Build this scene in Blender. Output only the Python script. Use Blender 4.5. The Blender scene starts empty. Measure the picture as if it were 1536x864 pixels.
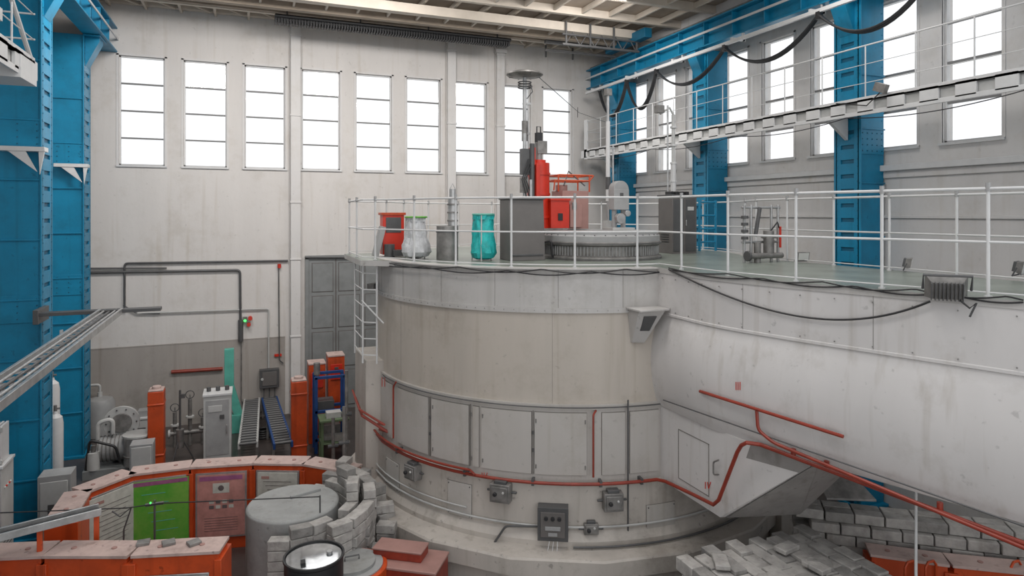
import bpy, bmesh, math, random
from mathutils import Vector, Matrix
random.seed(7)
rad=math.radians
# ------------------------------------------------------------ survey (metres)
F=988.0; HOR=320.0; EYE=6.0; YAW=rad(21.9)
S_,C_=math.sin(YAW),math.cos(YAW)
def plan(px,z):
    l=(px-768)/F
    return (z*(l*C_+S_), z*(C_-l*S_))
def depth(x,y): return x*S_+y*C_
def G(px,py,Z):
    z=(EYE-Z)*F/(py-HOR); return plan(px,z)
def hgt(py,z): return EYE-(py-HOR)/F*z
CX,CY=6.20,12.60; RD=3.85
ZP=5.15
def drum_hit(px,R=RD):
    dx,dy=plan(px,1.0); a=dx*dx+dy*dy; b=-2*(dx*CX+dy*CY); c=CX*CX+CY*CY-R*R
    d=max(b*b-4*a*c,0); t=(-b-math.sqrt(d))/(2*a)
    x,y=dx*t,dy*t
    return x,y,t,math.atan2(y-CY,x-CX)
def DS(px,py,off=0.0,R=RD):
    x,y,t,a=drum_hit(px,R+off); return Vector((x,y,hgt(py,t)))
WP=[(6.02,8.85),(6.01,8.1),(6.03,7.31),(6.25,6.36),(6.56,5.37),(6.89,4.36),(7.35,3.0),(8.0,1.2)]
def cat(pts,n=6):
    P=[Vector(p) for p in pts]; out=[]
    for i in range(len(P)-1):
        p0=P[i-1] if i else P[i]; p1=P[i]; p2=P[i+1]; p3=P[i+2] if i+2<len(P) else P[i+1]
        for k in range(n):
            t=k/n
            out.append(0.5*((2*p1)+(p2-p0)*t+(2*p0-5*p1+4*p2-p3)*t*t+(3*p1-p0-3*p2+p3)*t**3))
    out.append(P[-1]); return out
WPS=cat(WP,5)
def poly_norm(path,i):
    a=path[max(i-1,0)]; b=path[min(i+1,len(path)-1)]; d=(b-a).normalized()
    return Vector((d.y,-d.x))
def wing_off(off):
    return [p+poly_norm(WPS,i)*off for i,p in enumerate(WPS)]
def WS(px,py,off=0.06):
    path=wing_off(off); dx,dy=plan(px,1.0)
    best=None
    for i in range(len(path)-1):
        a,b=path[i],path[i+1]
        ca=dx*a.y-dy*a.x; cb=dx*b.y-dy*b.x
        if ca*cb<=0 and ca!=cb:
            t=ca/(ca-cb); p=a+(b-a)*t; best=p; break
    if best is None: best=path[0] if px<1100 else path[-1]
    return Vector((best.x,best.y,hgt(py,depth(best.x,best.y))))
# ------------------------------------------------------------ materials
def mk(name,col,rough=.6,metal=0.,var=.12,scale=3.,streak=False,bump=0.,dirt=None,emit=0,stain=0.):
    m=bpy.data.materials.new(name); m.use_nodes=True
    nt=m.node_tree; N=nt.nodes; L=nt.links; b=N['Principled BSDF']
    b.inputs['Roughness'].default_value=rough; b.inputs['Metallic'].default_value=metal
    tc=N.new('ShaderNodeTexCoord'); mp=N.new('ShaderNodeMapping'); L.new(tc.outputs['Object'],mp.inputs['Vector'])
    if streak: mp.inputs['Scale'].default_value=(1,1,.18)
    no=N.new('ShaderNodeTexNoise'); no.inputs['Scale'].default_value=scale; no.inputs['Detail'].default_value=8; no.inputs['Roughness'].default_value=.62
    L.new(mp.outputs['Vector'],no.inputs['Vector'])
    cr=N.new('ShaderNodeValToRGB'); L.new(no.outputs['Fac'],cr.inputs['Fac'])
    d=dirt or tuple(c*(1-var*1.6) for c in col)
    cr.color_ramp.elements[0].position=.3; cr.color_ramp.elements[1].position=.62
    cr.color_ramp.elements[0].color=(*d,1); cr.color_ramp.elements[1].color=(*col,1)
    e=cr.color_ramp.elements.new(.48); e.color=(*[ (a*.45+c*.55) for a,c in zip(d,col)],1)
    out=cr.outputs['Color']
    if stain:
        n3=N.new('ShaderNodeTexNoise'); n3.inputs['Scale'].default_value=.9; n3.inputs['Detail'].default_value=12; n3.inputs['Roughness'].default_value=.72
        L.new(tc.outputs['Object'],n3.inputs['Vector'])
        c3=N.new('ShaderNodeValToRGB'); L.new(n3.outputs['Fac'],c3.inputs['Fac'])
        c3.color_ramp.elements[0].position=.52; c3.color_ramp.elements[1].position=.66
        v=1-stain; c3.color_ramp.elements[0].color=(1,1,1,1); c3.color_ramp.elements[1].color=(v,v*.985,v*.96,1)
        m4=N.new('ShaderNodeMapping'); m4.inputs['Scale'].default_value=(7,7,.35); L.new(tc.outputs['Object'],m4.inputs['Vector'])
        n4=N.new('ShaderNodeTexNoise'); n4.inputs['Scale'].default_value=1.; n4.inputs['Detail'].default_value=4; L.new(m4.outputs['Vector'],n4.inputs['Vector'])
        c4=N.new('ShaderNodeValToRGB'); L.new(n4.outputs['Fac'],c4.inputs['Fac'])
        c4.color_ramp.elements[0].position=.58; c4.color_ramp.elements[1].position=.74
        v=1-stain*.9; c4.color_ramp.elements[0].color=(1,1,1,1); c4.color_ramp.elements[1].color=(v,v*.98,v*.95,1)
        # small chips / scuffs
        n5=N.new('ShaderNodeTexNoise'); n5.inputs['Scale'].default_value=9; n5.inputs['Detail'].default_value=6; L.new(tc.outputs['Object'],n5.inputs['Vector'])
        c5=N.new('ShaderNodeValToRGB'); L.new(n5.outputs['Fac'],c5.inputs['Fac'])
        c5.color_ramp.elements[0].position=.66; c5.color_ramp.elements[1].position=.72
        v=1-stain*1.4; c5.color_ramp.elements[0].color=(1,1,1,1); c5.color_ramp.elements[1].color=(v,v,v,1)
        for c_ in (c3,c4,c5):
            mm=N.new('ShaderNodeMix'); mm.data_type='RGBA'; mm.blend_type='MULTIPLY'; mm.inputs[0].default_value=1
            L.new(out,mm.inputs[6]); L.new(c_.outputs['Color'],mm.inputs[7]); out=mm.outputs[2]
    L.new(out,b.inputs['Base Color'])
    if bump:
        n2=N.new('ShaderNodeTexNoise'); n2.inputs['Scale'].default_value=scale*7; n2.inputs['Detail'].default_value=5
        L.new(tc.outputs['Object'],n2.inputs['Vector'])
        bp=N.new('ShaderNodeBump'); bp.inputs['Strength'].default_value=bump; bp.inputs['Distance'].default_value=.02
        L.new(n2.outputs['Fac'],bp.inputs['Height']); L.new(bp.outputs['Normal'],b.inputs['Normal'])
    if emit:
        b.inputs['Emission Color'].default_value=(*col,1); b.inputs['Emission Strength'].default_value=emit
    return m
M={}
M['wall']=mk('plaster_wall',(.61,.585,.565),.85,0,.05,1.1,True,.15,stain=.10)
M['wallR']=mk('plaster_wall_bright',(.63,.615,.605),.85,0,.05,1.1,True,.15,stain=.08)
M['dado']=mk('dado_paint',(.36,.33,.305),.7,0,.10,1.5,True,stain=.15)
M['floor']=mk('sealed_floor',(.075,.062,.058),.35,0,.35,1.2,False,.1)
M['ceil']=mk('ceiling_paint',(.36,.295,.235),.8,0,.15,1.5)
M['ceilL']=mk('ceiling_beam_paint',(.55,.49,.42),.7,0,.1,2)
M['drum']=mk('drum_concrete_paint',(.47,.425,.375),.55,0,.06,1.6,True,.06,stain=.13)
M['rim']=mk('drum_rim_paint',(.47,.455,.44),.5,0,.07,2.2,True,.05,stain=.16)
M['door']=mk('door_panel_paint',(.455,.43,.405),.5,0,.05,1.6,True,stain=.10)
M['seam']=mk('dark_seam',(.20,.185,.17),.7,0,.1,6)  # plain dark tone for panel joints and outlines
M['base']=mk('base_paint',(.49,.45,.41),.55,0,.12,1.8,True,.1,stain=.25)
M['wing']=mk('wing_paint',(.60,.58,.57),.5,0,.05,1.0,True,.08,stain=.16)
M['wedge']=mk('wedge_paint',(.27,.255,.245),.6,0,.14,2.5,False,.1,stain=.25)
M['deck']=mk('deck_green',(.22,.25,.22),.3,0,.2,2,stain=.2)
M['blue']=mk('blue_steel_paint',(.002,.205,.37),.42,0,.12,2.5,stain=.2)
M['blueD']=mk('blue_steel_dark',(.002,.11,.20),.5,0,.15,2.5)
M['white']=mk('white_rail_paint',(.60,.60,.60),.4,0,.06,4)
M['frame']=mk('window_frame_paint',(.62,.62,.62),.6,0,.05,4)
M['bar']=mk('window_bar',(.20,.20,.20),.6,0,.05,4)
M['orange']=mk('orange_paint',(.55,.070,.013),.42,0,.16,2.5,stain=.3)
M['pink']=mk('worn_top_paint',(.52,.39,.355),.6,0,.12,5,stain=.3)
M['red']=mk('red_paint',(.58,.03,.012),.35,0,.12,3,stain=.15)
M['pipe']=mk('red_pipe_paint',(.27,.035,.018),.4,0,.2,6)
M['salmon']=mk('salmon_paint',(.36,.20,.175),.5,0,.1,4)
M['black']=mk('black_rubber',(.018,.018,.02),.5,0,.1,8)
M['dark']=mk('dark_grey_steel',(.09,.09,.092),.45,.1,.15,3)
M['cab']=mk('dark_cabinet_paint',(.13,.12,.115),.5,0,.1,3)
M['grey']=mk('grey_enamel',(.34,.34,.34),.5,0,.12,3)
M['dgrey']=mk('grey_door_enamel',(.22,.23,.23),.5,0,.12,3)
M['lgrey']=mk('light_grey_enamel',(.48,.48,.47),.5,0,.1,3)
M['steel']=mk('brushed_steel',(.50,.50,.50),.35,.6,.2,6)
M['dsteel']=mk('worn_steel',(.26,.25,.24),.45,.4,.3,6)
M['brick']=mk('concrete_block',(.44,.42,.40),.85,0,.25,5,False,.4,stain=.2)
M['brick2']=mk('concrete_block_dark',(.30,.288,.275),.85,0,.25,5,False,.4,stain=.2)
M['conc']=mk('concrete',(.31,.315,.31),.7,0,.12,3,False,.2,stain=.2)
M['teal']=mk('teal_bag',(.02,.48,.47),.35,0,.25,9,False,.5)
M['mint']=mk('mint_paint',(.10,.42,.34),.5,0,.15,4)
M['bag']=mk('clear_bag',(.62,.63,.65),.3,0,.2,8,False,.6)
M['green']=mk('green_poster',(.08,.34,.035),.4,0,.55,3,dirt=(.20,.40,.07))
M['pposter']=mk('pink_poster',(.52,.25,.22),.4,0,.2,6)
M['paper']=mk('paper_poster',(.52,.52,.47),.5,0,.15,9)
M['ink']=mk('poster_ink',(.12,.10,.10),.6,0,.2,9)
M['purple']=mk('poster_magenta',(.32,.10,.22),.6,0,.2,9)
M['glow']=mk('green_indicator',(.05,.9,.1),.4,0,0,4,emit=3)
M['lens']=mk('lamp_lens',(.60,.60,.57),.15,0,.05,4)
M['mirror']=mk('wet_lid',(.45,.46,.47),.05,.9,.3,3)
M['dkgreen']=mk('olive_paint',(.12,.17,.09),.5,0,.2,4)
M['navy']=mk('navy_paint',(.01,.06,.22),.5,0,.2,4)
gl=bpy.data.materials.new('window_glass'); gl.use_nodes=True
nt=gl.node_tree; nt.nodes.clear(); o=nt.nodes.new('ShaderNodeOutputMaterial'); mx=nt.nodes.new('ShaderNodeMixShader')
tr=nt.nodes.new('ShaderNodeBsdfTransparent'); gs=nt.nodes.new('ShaderNodeBsdfGlossy'); gs.inputs['Roughness'].default_value=.05
mx.inputs[0].default_value=.05; nt.links.new(tr.outputs[0],mx.inputs[1]); nt.links.new(gs.outputs[0],mx.inputs[2]); nt.links.new(mx.outputs[0],o.inputs[0])
M['glass']=gl
# ------------------------------------------------------------ mesh builder
class O:
    def __init__(s,name,bevel=0.0):
        s.n=name; s.bm=bmesh.new(); s.ms=[]; s.bev=bevel
    def mi(s,m):
        if m not in s.ms: s.ms.append(m)
        return s.ms.index(m)
    def faces(s,vs,fs,m):
        k=s.mi(m); V=[s.bm.verts.new(v) for v in vs]
        out=[]
        for f in fs:
            try:
                fc=s.bm.faces.new([V[i] for i in f]); fc.material_index=k; out.append(fc)
            except ValueError: pass
        return out
    def box(s,m,x0,x1,y0,y1,z0,z1):
        vs=[(x0,y0,z0),(x1,y0,z0),(x1,y1,z0),(x0,y1,z0),(x0,y0,z1),(x1,y0,z1),(x1,y1,z1),(x0,y1,z1)]
        s.faces(vs,[(0,3,2,1),(4,5,6,7),(0,1,5,4),(1,2,6,5),(2,3,7,6),(3,0,4,7)],m); return s
    def ob(s,m,c,size,rz=0,ry=0,rx=0,top=1.0):
        a,b,h=[q/2 for q in size]
        R=Matrix.Rotation(rz,3,'Z')@Matrix.Rotation(ry,3,'Y')@Matrix.Rotation(rx,3,'X'); c=Vector(c)
        vs=[]
        for zz,k in ((-h,1),(h,top)):
            for x,y in ((-a,-b),(a,-b),(a,b),(-a,b)): vs.append(c+R@Vector((x*k,y*k,zz)))
        s.faces(vs,[(0,3,2,1),(4,5,6,7),(0,1,5,4),(1,2,6,5),(2,3,7,6),(3,0,4,7)],m); return s
    def cyl(s,m,p0,p1,r,r2=None,seg=20,cap=True):
        p0=Vector(p0);p1=Vector(p1); r2=r if r2 is None else r2
        d=(p1-p0).normalized(); u=d.orthogonal().normalized(); w=d.cross(u)
        vs=[]
        for p,rr in ((p0,r),(p1,r2)):
            for i in range(seg):
                a=2*math.pi*i/seg; vs.append(p+(u*math.cos(a)+w*math.sin(a))*rr)
        fs=[(i,(i+1)%seg,seg+(i+1)%seg,seg+i) for i in range(seg)]
        if cap: fs+=[tuple(range(seg))[::-1],tuple(range(seg,2*seg))]
        s.faces(vs,fs,m); return s
    def tube(s,m,pts,r,seg=8,closed=False):
        P=[Vector(p) for p in pts]; n=len(P)
        if n<2: return s
        vs=[];u=None
        for i in range(n):
            if closed: d=(P[(i+1)%n]-P[i-1])
            else: d=(P[min(i+1,n-1)]-P[max(i-1,0)])
            d=d.normalized() if d.length>1e-9 else Vector((0,0,1))
            if u is None: u=d.orthogonal().normalized()
            else:
                u=(u-d*u.dot(d)); u=u.normalized() if u.length>1e-6 else d.orthogonal().normalized()
            w=d.cross(u)
            for k in range(seg):
                a=2*math.pi*k/seg; vs.append(P[i]+(u*math.cos(a)+w*math.sin(a))*r)
        fs=[]
        for i in range(n if closed else n-1):
            j=(i+1)%n
            for k in range(seg): fs.append((i*seg+k,i*seg+(k+1)%seg,j*seg+(k+1)%seg,j*seg+k))
        if not closed: fs+=[tuple(range(seg))[::-1],tuple(range((n-1)*seg,n*seg))]
        s.faces(vs,fs,m); return s
    def pipe(s,m,pts,r,seg=8):
        P=[Vector(p) for p in pts]; out=[P[0]]
        for i in range(1,len(P)-1):
            a=(P[i-1]-P[i]); b=(P[i+1]-P[i]); k=min(r*3,a.length*.4,b.length*.4)
            A=P[i]+a.normalized()*k; B=P[i]+b.normalized()*k
            for t in (0,.25,.5,.75,1): out.append(A*(1-t)**2+P[i]*2*t*(1-t)+B*t*t)
        out.append(P[-1]); return s.tube(m,out,r,seg)
    def prism(s,m,pts,z0,z1,mtop=None):
        n=len(pts); A=sum(pts[i][0]*pts[(i+1)%n][1]-pts[(i+1)%n][0]*pts[i][1] for i in range(n))
        if A<0: pts=pts[::-1]
        vs=[(p[0],p[1],z0) for p in pts]+[(p[0],p[1],z1) for p in pts]
        fs=[tuple(range(n))[::-1]]+[(i,(i+1)%n,n+(i+1)%n,n+i) for i in range(n)]
        s.faces(vs,fs,m); s.faces(vs[n:],[tuple(range(n))],mtop or m); return s
    def arc(s,m,cx,cy,r0,r1,a0,a1,z0,z1,seg=None):
        seg=seg or max(2,int(abs(a1-a0)/rad(3)))
        full=abs(abs(a1-a0)-2*math.pi)<1e-6
        vs=[]
        for i in range(seg+1):
            a=a0+(a1-a0)*i/seg; c,sn=math.cos(a),math.sin(a)
            for r,z in ((r0,z0),(r1,z0),(r1,z1),(r0,z1)): vs.append((cx+r*c,cy+r*sn,z))
        fs=[]
        for i in range(seg):
            for k in range(4):
                fs.append((i*4+k,i*4+(k+1)%4,(i+1)*4+(k+1)%4,(i+1)*4+k))
        if not full: fs+=[(0,3,2,1),(seg*4,seg*4+1,seg*4+2,seg*4+3)]
        s.faces(vs,fs,m); return s
    def lathe(s,m,c,prof,seg=32,cap=True):
        vs=[];n=len(prof)
        for r,z in prof:
            for i in range(seg):
                a=2*math.pi*i/seg; vs.append((c[0]+r*math.cos(a),c[1]+r*math.sin(a),z))
        fs=[]
        for j in range(n-1):
            for i in range(seg): fs.append((j*seg+i,j*seg+(i+1)%seg,(j+1)*seg+(i+1)%seg,(j+1)*seg+i))
        if cap: fs+=[tuple(range(seg))[::-1],tuple(range((n-1)*seg,n*seg))]
        s.faces(vs,fs,m); return s
    def hull(s,m,pts):
        k=s.mi(m); V=[s.bm.verts.new(p) for p in pts]
        r=bmesh.ops.convex_hull(s.bm,input=V)
        for g in r['geom']:
            if isinstance(g,bmesh.types.BMFace): g.material_index=k
        return s
    def grid(s,m,rows):
        vs=[p for r in rows for p in r]; w=len(rows[0])
        fs=[(i*w+j,i*w+j+1,(i+1)*w+j+1,(i+1)*w+j) for i in range(len(rows)-1) for j in range(w-1)]
        s.faces(vs,fs,m); return s
    def done(s):
        bmesh.ops.recalc_face_normals(s.bm,faces=s.bm.faces[:])
        me=bpy.data.meshes.new(s.n); s.bm.to_mesh(me); s.bm.free()
        for m in s.ms: me.materials.append(M[m])
        me.shade_smooth(); me.set_sharp_from_angle(angle=rad(32))
        ob=bpy.data.objects.new(s.n,me); bpy.context.collection.objects.link(ob)
        if s.bev:
            b=ob.modifiers.new('bevel','BEVEL'); b.width=s.bev; b.segments=2; b.limit_method='ANGLE'; b.angle_limit=rad(40)
        return ob
# ------------------------------------------------------------ ROOM
YB=20.8; XR=12.2; XL=-4.9; ZT=11.83; WZ0,WZ1=7.33,10.35
O('floor').box('floor',XL-.3,XR+.3,-1,YB+.3,-.3,0).done()
wb=O('wall_back')
bw=[(-3.27+1.6*i,-2.15+1.6*i) for i in range(9)]
wb.box('wall',XL,XR,YB,YB+.3,0,WZ0).box('wall',XL,XR,YB,YB+.3,WZ1,ZT)
e=[XL]+[v for w in bw for v in w]+[XR]
for i in range(0,len(e),2): wb.box('wall',e[i],e[i+1],YB,YB+.3,WZ0,WZ1)
wb.box('dado',XL,1.05,YB-.012,YB,0,2.3)
wb.box('dado',XL,1.05,YB-.02,YB,2.3,2.33)
wb.done()
wr=O('wall_right')
rw=[(7.46+1.57*k,7.46+1.07+1.57*k) for k in range(-5,8)]
wr.box('wallR',XR,XR+.3,-1,YB+.3,0,WZ0).box('wallR',XR,XR+.3,-1,YB+.3,WZ1,ZT)
e=[-1]+[v for w in rw for v in w]+[YB+.3]
for i in range(0,len(e),2): wr.box('wallR',XR,XR+.3,e[i],e[i+1],WZ0,WZ1)
wr.done()
O('trim_1',.01).box('white',XR-.16,XR,0,YB,6.86,6.98).box('wallR',XR-.06,XR,0,YB,6.72,6.86).done()
O('trim_2',.01).box('wallR',XR-.05,XR,0,YB,5.9,5.96).done()
O('wall_left').box('wall',XL-.3,XL,-1,YB+.3,0,ZT).done()
n=1
def win(axis,a0,a1,n):
    w=O('window_%d'%n)
    def bx(m,u0,u1,d0,d1,z0,z1):
        if axis=='b': w.box(m,u0,u1,YB+d0,YB+d1,z0,z1)
        else: w.box(m,XR+d0,XR+d1,u0,u1,z0,z1)
    t=.04
    bx('frame',a0,a0+t,.08,.16,WZ0,WZ1);bx('frame',a1-t,a1,.08,.16,WZ0,WZ1)
    bx('frame',a0,a1,.08,.16,WZ0,WZ0+t);bx('frame',a0,a1,.08,.16,WZ1-t,WZ1)
    H=(WZ1-WZ0)/4
    for k in (1,2,3): bx('bar',a0+t,a1-t,.09,.15,WZ0+H*k-.022,WZ0+H*k+.022)
    bx('glass',a0+t,a1-t,.115,.12,WZ0+t,WZ1-t)
    bx('wallR',a0-.06,a0,-.015,.02,WZ0-.03,WZ1+.04);bx('wallR',a1,a1+.06,-.015,.02,WZ0-.03,WZ1+.04);bx('wallR',a0-.06,a1+.06,-.015,.02,WZ1,WZ1+.06)
    bx('white',a0-.06,a1+.06,-.05,.08,WZ0-.05,WZ0)
    w.done()
for a,b in bw: win('b',a,b,n); n+=1
for a,b in rw:
    if b>3: win('r',a,b,n); n+=1
# door
d=O('door_1',.01)
d.box('dgrey',1.72,4.2,YB-.05,YB-.001,0,4.62)
for x0,x1 in ((1.76,2.5),(2.54,3.3),(3.34,4.14)):
    d.box('cab',x1,x1+.04,YB-.055,YB-.05,0,4.6)
    for z0,z1 in ((.1,1.2),(1.3,2.4),(2.5,3.5),(3.6,4.5)):
        d.box('cab',x0+.05,x1-.05,YB-.056,YB-.05,z0,z1); d.box('dgrey',x0+.075,x1-.075,YB-.066,YB-.055,z0+.025,z1-.025)
d.box('dgrey',1.62,1.72,YB-.09,YB,0,4.70).box('dgrey',1.62,4.25,YB-.09,YB,4.62,4.72)
d.ob('dark',(2.47,YB-.09,1.5),(.04,.05,.3))
d.done()
# ceiling
c=O('ceiling')
c.box('ceil',XL,XR,6,YB+.3,ZT,ZT+.2)
c.done()
c=O('ceiling_joists',.01)
c.box('ceilL',XL,XR,YB-.25,YB-.05,ZT-.1,ZT)
c.box('ceilL',XL,XR,YB-1.15,YB-1.0,ZT-.22,ZT)
c.box('ceil',XL,XR,YB-1.6,YB-1.5,ZT-.3,ZT)
c.box('ceilL',XL,XR,YB-2.6,YB-2.45,ZT-.22,ZT)
for i in range(20):
    x=XL+.5+i*.88
    c.box('ceilL',x,x+.07,6,YB,ZT-.17,ZT-.01)
    c.ob('ceilL',(x+.45,YB-.7,ZT-.12),(.05,1.1,.05),rz=rad(-38))
for i in range(1,8): c.box('ceilL',XL,XR,YB-2.6-i*1.6,YB-2.45-i*1.6,ZT-.22,ZT)
c.done()
h=O('strip_heater',.01)
h.box('black',.7,7.6,19.05,19.3,11.28,11.34)
for i in range(90):
    x=.7+i*6.9/90; h.box('black',x,x+.05,19.02,19.33,11.2,11.42)
for x in (1,3,5,7.2): h.box('dark',x,x+.04,19.15,19.2,11.4,ZT-.01)
h.cyl('black',(.7,19.0,11.38),(7.6,19.0,11.38),.05)
h.done()
c=O('overhead_crane',.008)
c.box('ceilL',-3.2,11.1,17.3,17.55,11.35,11.6)
c.box('ceil',-3.2,11.1,18.2,18.4,11.35,11.6)
for i in range(17):
    x=-3+i*.82; c.box('ceilL',x,x+.06,17.5,18.3,11.42,11.5)
for x in (8.6,9.4,10.2,11.0):
    c.box('dark',x,x+.05,17.2,17.25,10.9,11.6)
c.box('dark',8.5,11.1,17.18,17.26,10.9,10.96).box('dark',8.5,11.1,17.18,17.26,11.2,11.24)
for i in range(5):
    c.tube('dark',[(8.6+i*.48,17.22,10.93),(8.84+i*.48,17.22,11.3),(9.08+i*.48,17.22,10.93)],.02,6)
for (x,y) in ((9.2,19.9),(10.2,19.9)): c.box('dark',x,x+.05,y,y+.05,11.2,11.6)
c.box('dark',8.6,11.1,18.6,18.66,11.05,11.12).box('dark',8.6,11.1,18.55,18.7,11.3,11.4)
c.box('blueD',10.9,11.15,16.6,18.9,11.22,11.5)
c.done()
# ------------------------------------------------------------ COLUMNS
def column(x0,x1,y0,y1,z1,side,z0=0):
    c=O('crane_column',.006)
    t=.03
    c.box('blue',x0,x1,y0,y0+t,z0,z1).box('blue',x0,x1,y1-t,y1,z0,z1)
    xf=x1-t if side<0 else x0
    c.box('blue',xf,xf+t,y0-.05,y0+.12,z0,z1).box('blue',xf,xf+t,y1-.12,y1+.05,z0,z1)
    xi_=xf-.02 if side<0 else xf+t
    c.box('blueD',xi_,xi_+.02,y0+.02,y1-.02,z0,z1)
    z=z0+.2
    while z<z1-.4:
        c.box('blue',xf+.002,xf+t-.002,y0+.1,y1-.1,z,z+.22)
        z+=.30
    xo=xf-.008 if side>0 else xf+t
    z=z0+.2
    while z<z1:
        for yy in (y0+.03,y1-.03): c.cyl('blueD',(xo,yy,z),(xo+.008,yy,z),.014,seg=6)
        z+=.15
    for zz in [z0+1.1*i for i in range(1,int((z1-z0)/1.1))]:
        c.box('blue',x0,x1,y0-.035,y0,zz,zz+.03)
    for zz in (z0+4.0,z0+7.2):
        if zz<z1:
            c.box('blue',x0+.02,x1-.02,y0-.018,y0,zz,zz+.5)
            for i in range(5):
                for j in range(4):
                    xx=x0+.08+(x1-x0-.16)*i/4; c.cyl('blueD',(xx,y0-.03,zz+.07+.12*j),(xx,y0-.01,zz+.07+.12*j),.014,seg=8)
    for xx in (x0+.05,x1-.05):
        zz=z0+.2
        while zz<z1:
            c.cyl('blue',(xx,y0-.012,zz),(xx,y0,zz),.014,seg=6); zz+=.22
    s=1 if side<0 else -1
    xi=x1 if side<0 else x0
    c.hull('blue',[(xi,y0+.1,z1-.75),(xi,y1-.1,z1-.75),(xi,y0+.1,z1),(xi,y1-.1,z1),(xi+s*.3,y0+.1,z1),(xi+s*.3,y1-.1,z1),(xi+s*.3,y0+.1,z1-.12),(xi+s*.3,y1-.1,z1-.12)])
    c.box('blue',min(xi,xi+s*.35),max(xi,xi+s*.35),y0-.1,y1+.1,z1-.03,z1)
    c.box('blue',x0-.02,x1+.02,y0-.1,y1+.1,z0,z0+.06)
    c.done()
for yc in (5.3,10.0,14.75,19.3):
    column(11.45,12.15,yc-.28,yc+.28,10.4,1)
for yc in (9.9,14.8,19.3):
    column(-4.85,-3.5 if yc<19 else -3.72,yc-.32,yc+.32,10.4,-1)
def runway(x0,x1):
    c=O('crane_runway_beam',.006)
    c.box('blue',x0,x1,-.5,YB-.01,10.41,10.45).box('blue',x0,x1,-.5,YB-.01,11.05,11.09)
    xm=(x0+x1)/2; c.box('blue',xm-.02,xm+.02,-.5,YB-.01,10.45,11.05)
    y=0
    while y<YB: c.box('blue',x0+.03,x1-.03,y,y+.03,10.45,11.05); y+=1.1
    c.box('dsteel',xm-.04,xm+.04,-.5,YB-.01,11.09,11.2)
    c.box('white',x0-.03 if x0>0 else x1,x0 if x0>0 else x1+.03,-.5,YB-.01,10.74,10.8)
    c.done()
runway(11.2,11.6); runway(-3.75,-3.3)
f=O('festoon_cable')
f.box('white',10.86,10.93,3,YB-.6,10.12,10.2)
for yy in (5.5,8,10.4,12.8,15.2,17.6,19.8): f.box('white',10.88,11.3,yy,yy+.06,10.2,10.26); f.box('white',11.22,11.28,yy,yy+.06,10.2,10.41)
ys=[19.3,17.6,16.0,13.08,10.2,7.8,5.0]
for a,b in zip(ys[:-1],ys[1:]):
    sag=.62 if abs(a-b)>2 else .95
    for dx,k in ((0,1),(.035,1.03),(-.03,.975)):
        f.tube('black',[(10.9+dx,a+(b-a)*t/16,10.08-sag*k*4*(t/16)*(1-t/16)) for t in range(17)],.026,6)
    f.box('black',10.85,10.95,b-.05,b+.05,9.98,10.14)
f.done()
def gal(g,x0,x1,y0,y1,z,face):
    g.box('lgrey',x0,x1,y0,y1,z+.0,z+.04)
    xf=x0 if face<0 else x1-.04
    xb=xf+.05 if face<0 else xf-.04
    g.box('lgrey',xb,xb+.03,y0,y1,z-.22,z+.0)
    g.box('white',xf,xf+.04,y0,y1,z-.0,z+.09).box('white',xf,xf+.04,y0,y1,z-.25,z-.17)
    y=y0
    while y<y1: g.box('white',xf,xf+.04,y,y+.34,z-.2,z+.05); y+=.62
    y=y0
    while y<=y1+.01:
        g.cyl('white',(xf+.02,y,z),(xf+.02,y,z+1.05),.014,seg=6); y+=1.0
    for zz,r in ((.35,.008),(.7,.008),(1.05,.016)): g.cyl('white',(xf+.02,y0,z+zz),(xf+.02,y1,z+zz),r,seg=6)
    for zz in (.35,.7,1.05): g.cyl('white',(x0,y1,z+zz),(x1,y1,z+zz),.013,seg=6)
    g.cyl('white',(x1 if face<0 else x0,y1,z),(x1 if face<0 else x0,y1,z+1.05),.016,seg=6)
g=O('crane_gallery',.004)
gal(g,10.75,11.42,2.0,20.1,8.1,-1)
for yc in (5.3,10.0,14.75,19.3):
    g.hull('white',[(10.85,yc-.04,8.08),(10.85,yc+.04,8.08),(11.43,yc-.04,8.08),(11.43,yc+.04,8.08),(11.43,yc-.04,7.5),(11.43,yc+.04,7.5),(10.85,yc-.04,7.92),(10.85,yc+.04,7.92)])
g.box('white',10.75,10.8,19.9,20.1,7.9,9.2)
for a,b in ((3,6.2),(6.2,9.4),(9.4,12.6),(12.6,16),(16,19.8)):
    g.tube('black',[(10.73,a+(b-a)*t/12,7.84-.12*4*(t/12)*(1-t/12)) for t in range(13)],.010,6)
g.ob('dsteel',(10.68,8.6,8.28),(.10,.24,.16),rx=.4); g.tube('black',[(10.7,8.5,8.3),(10.68,8.9,8.0),(10.7,9.6,8.15)],.012,6)
g.done()
g=O('crane_gallery')
gal(g,-3.5,-2.72,2.0,10.9,8.05,1)
g.box('white',-3.5,-2.7,10.2,10.9,7.75,8.05)
for k in range(6): g.ob('lgrey',(-3.1,9.3-.22*k,8.4+.2*k),(.6,.24,.04))
g.box('white',-2.78,-2.72,7.9,9.6,8.3,8.45)
g.tube('white',[(-2.74,10.8,8.1),(-2.74,9.0,9.4)],.03,8)
g.done()
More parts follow.
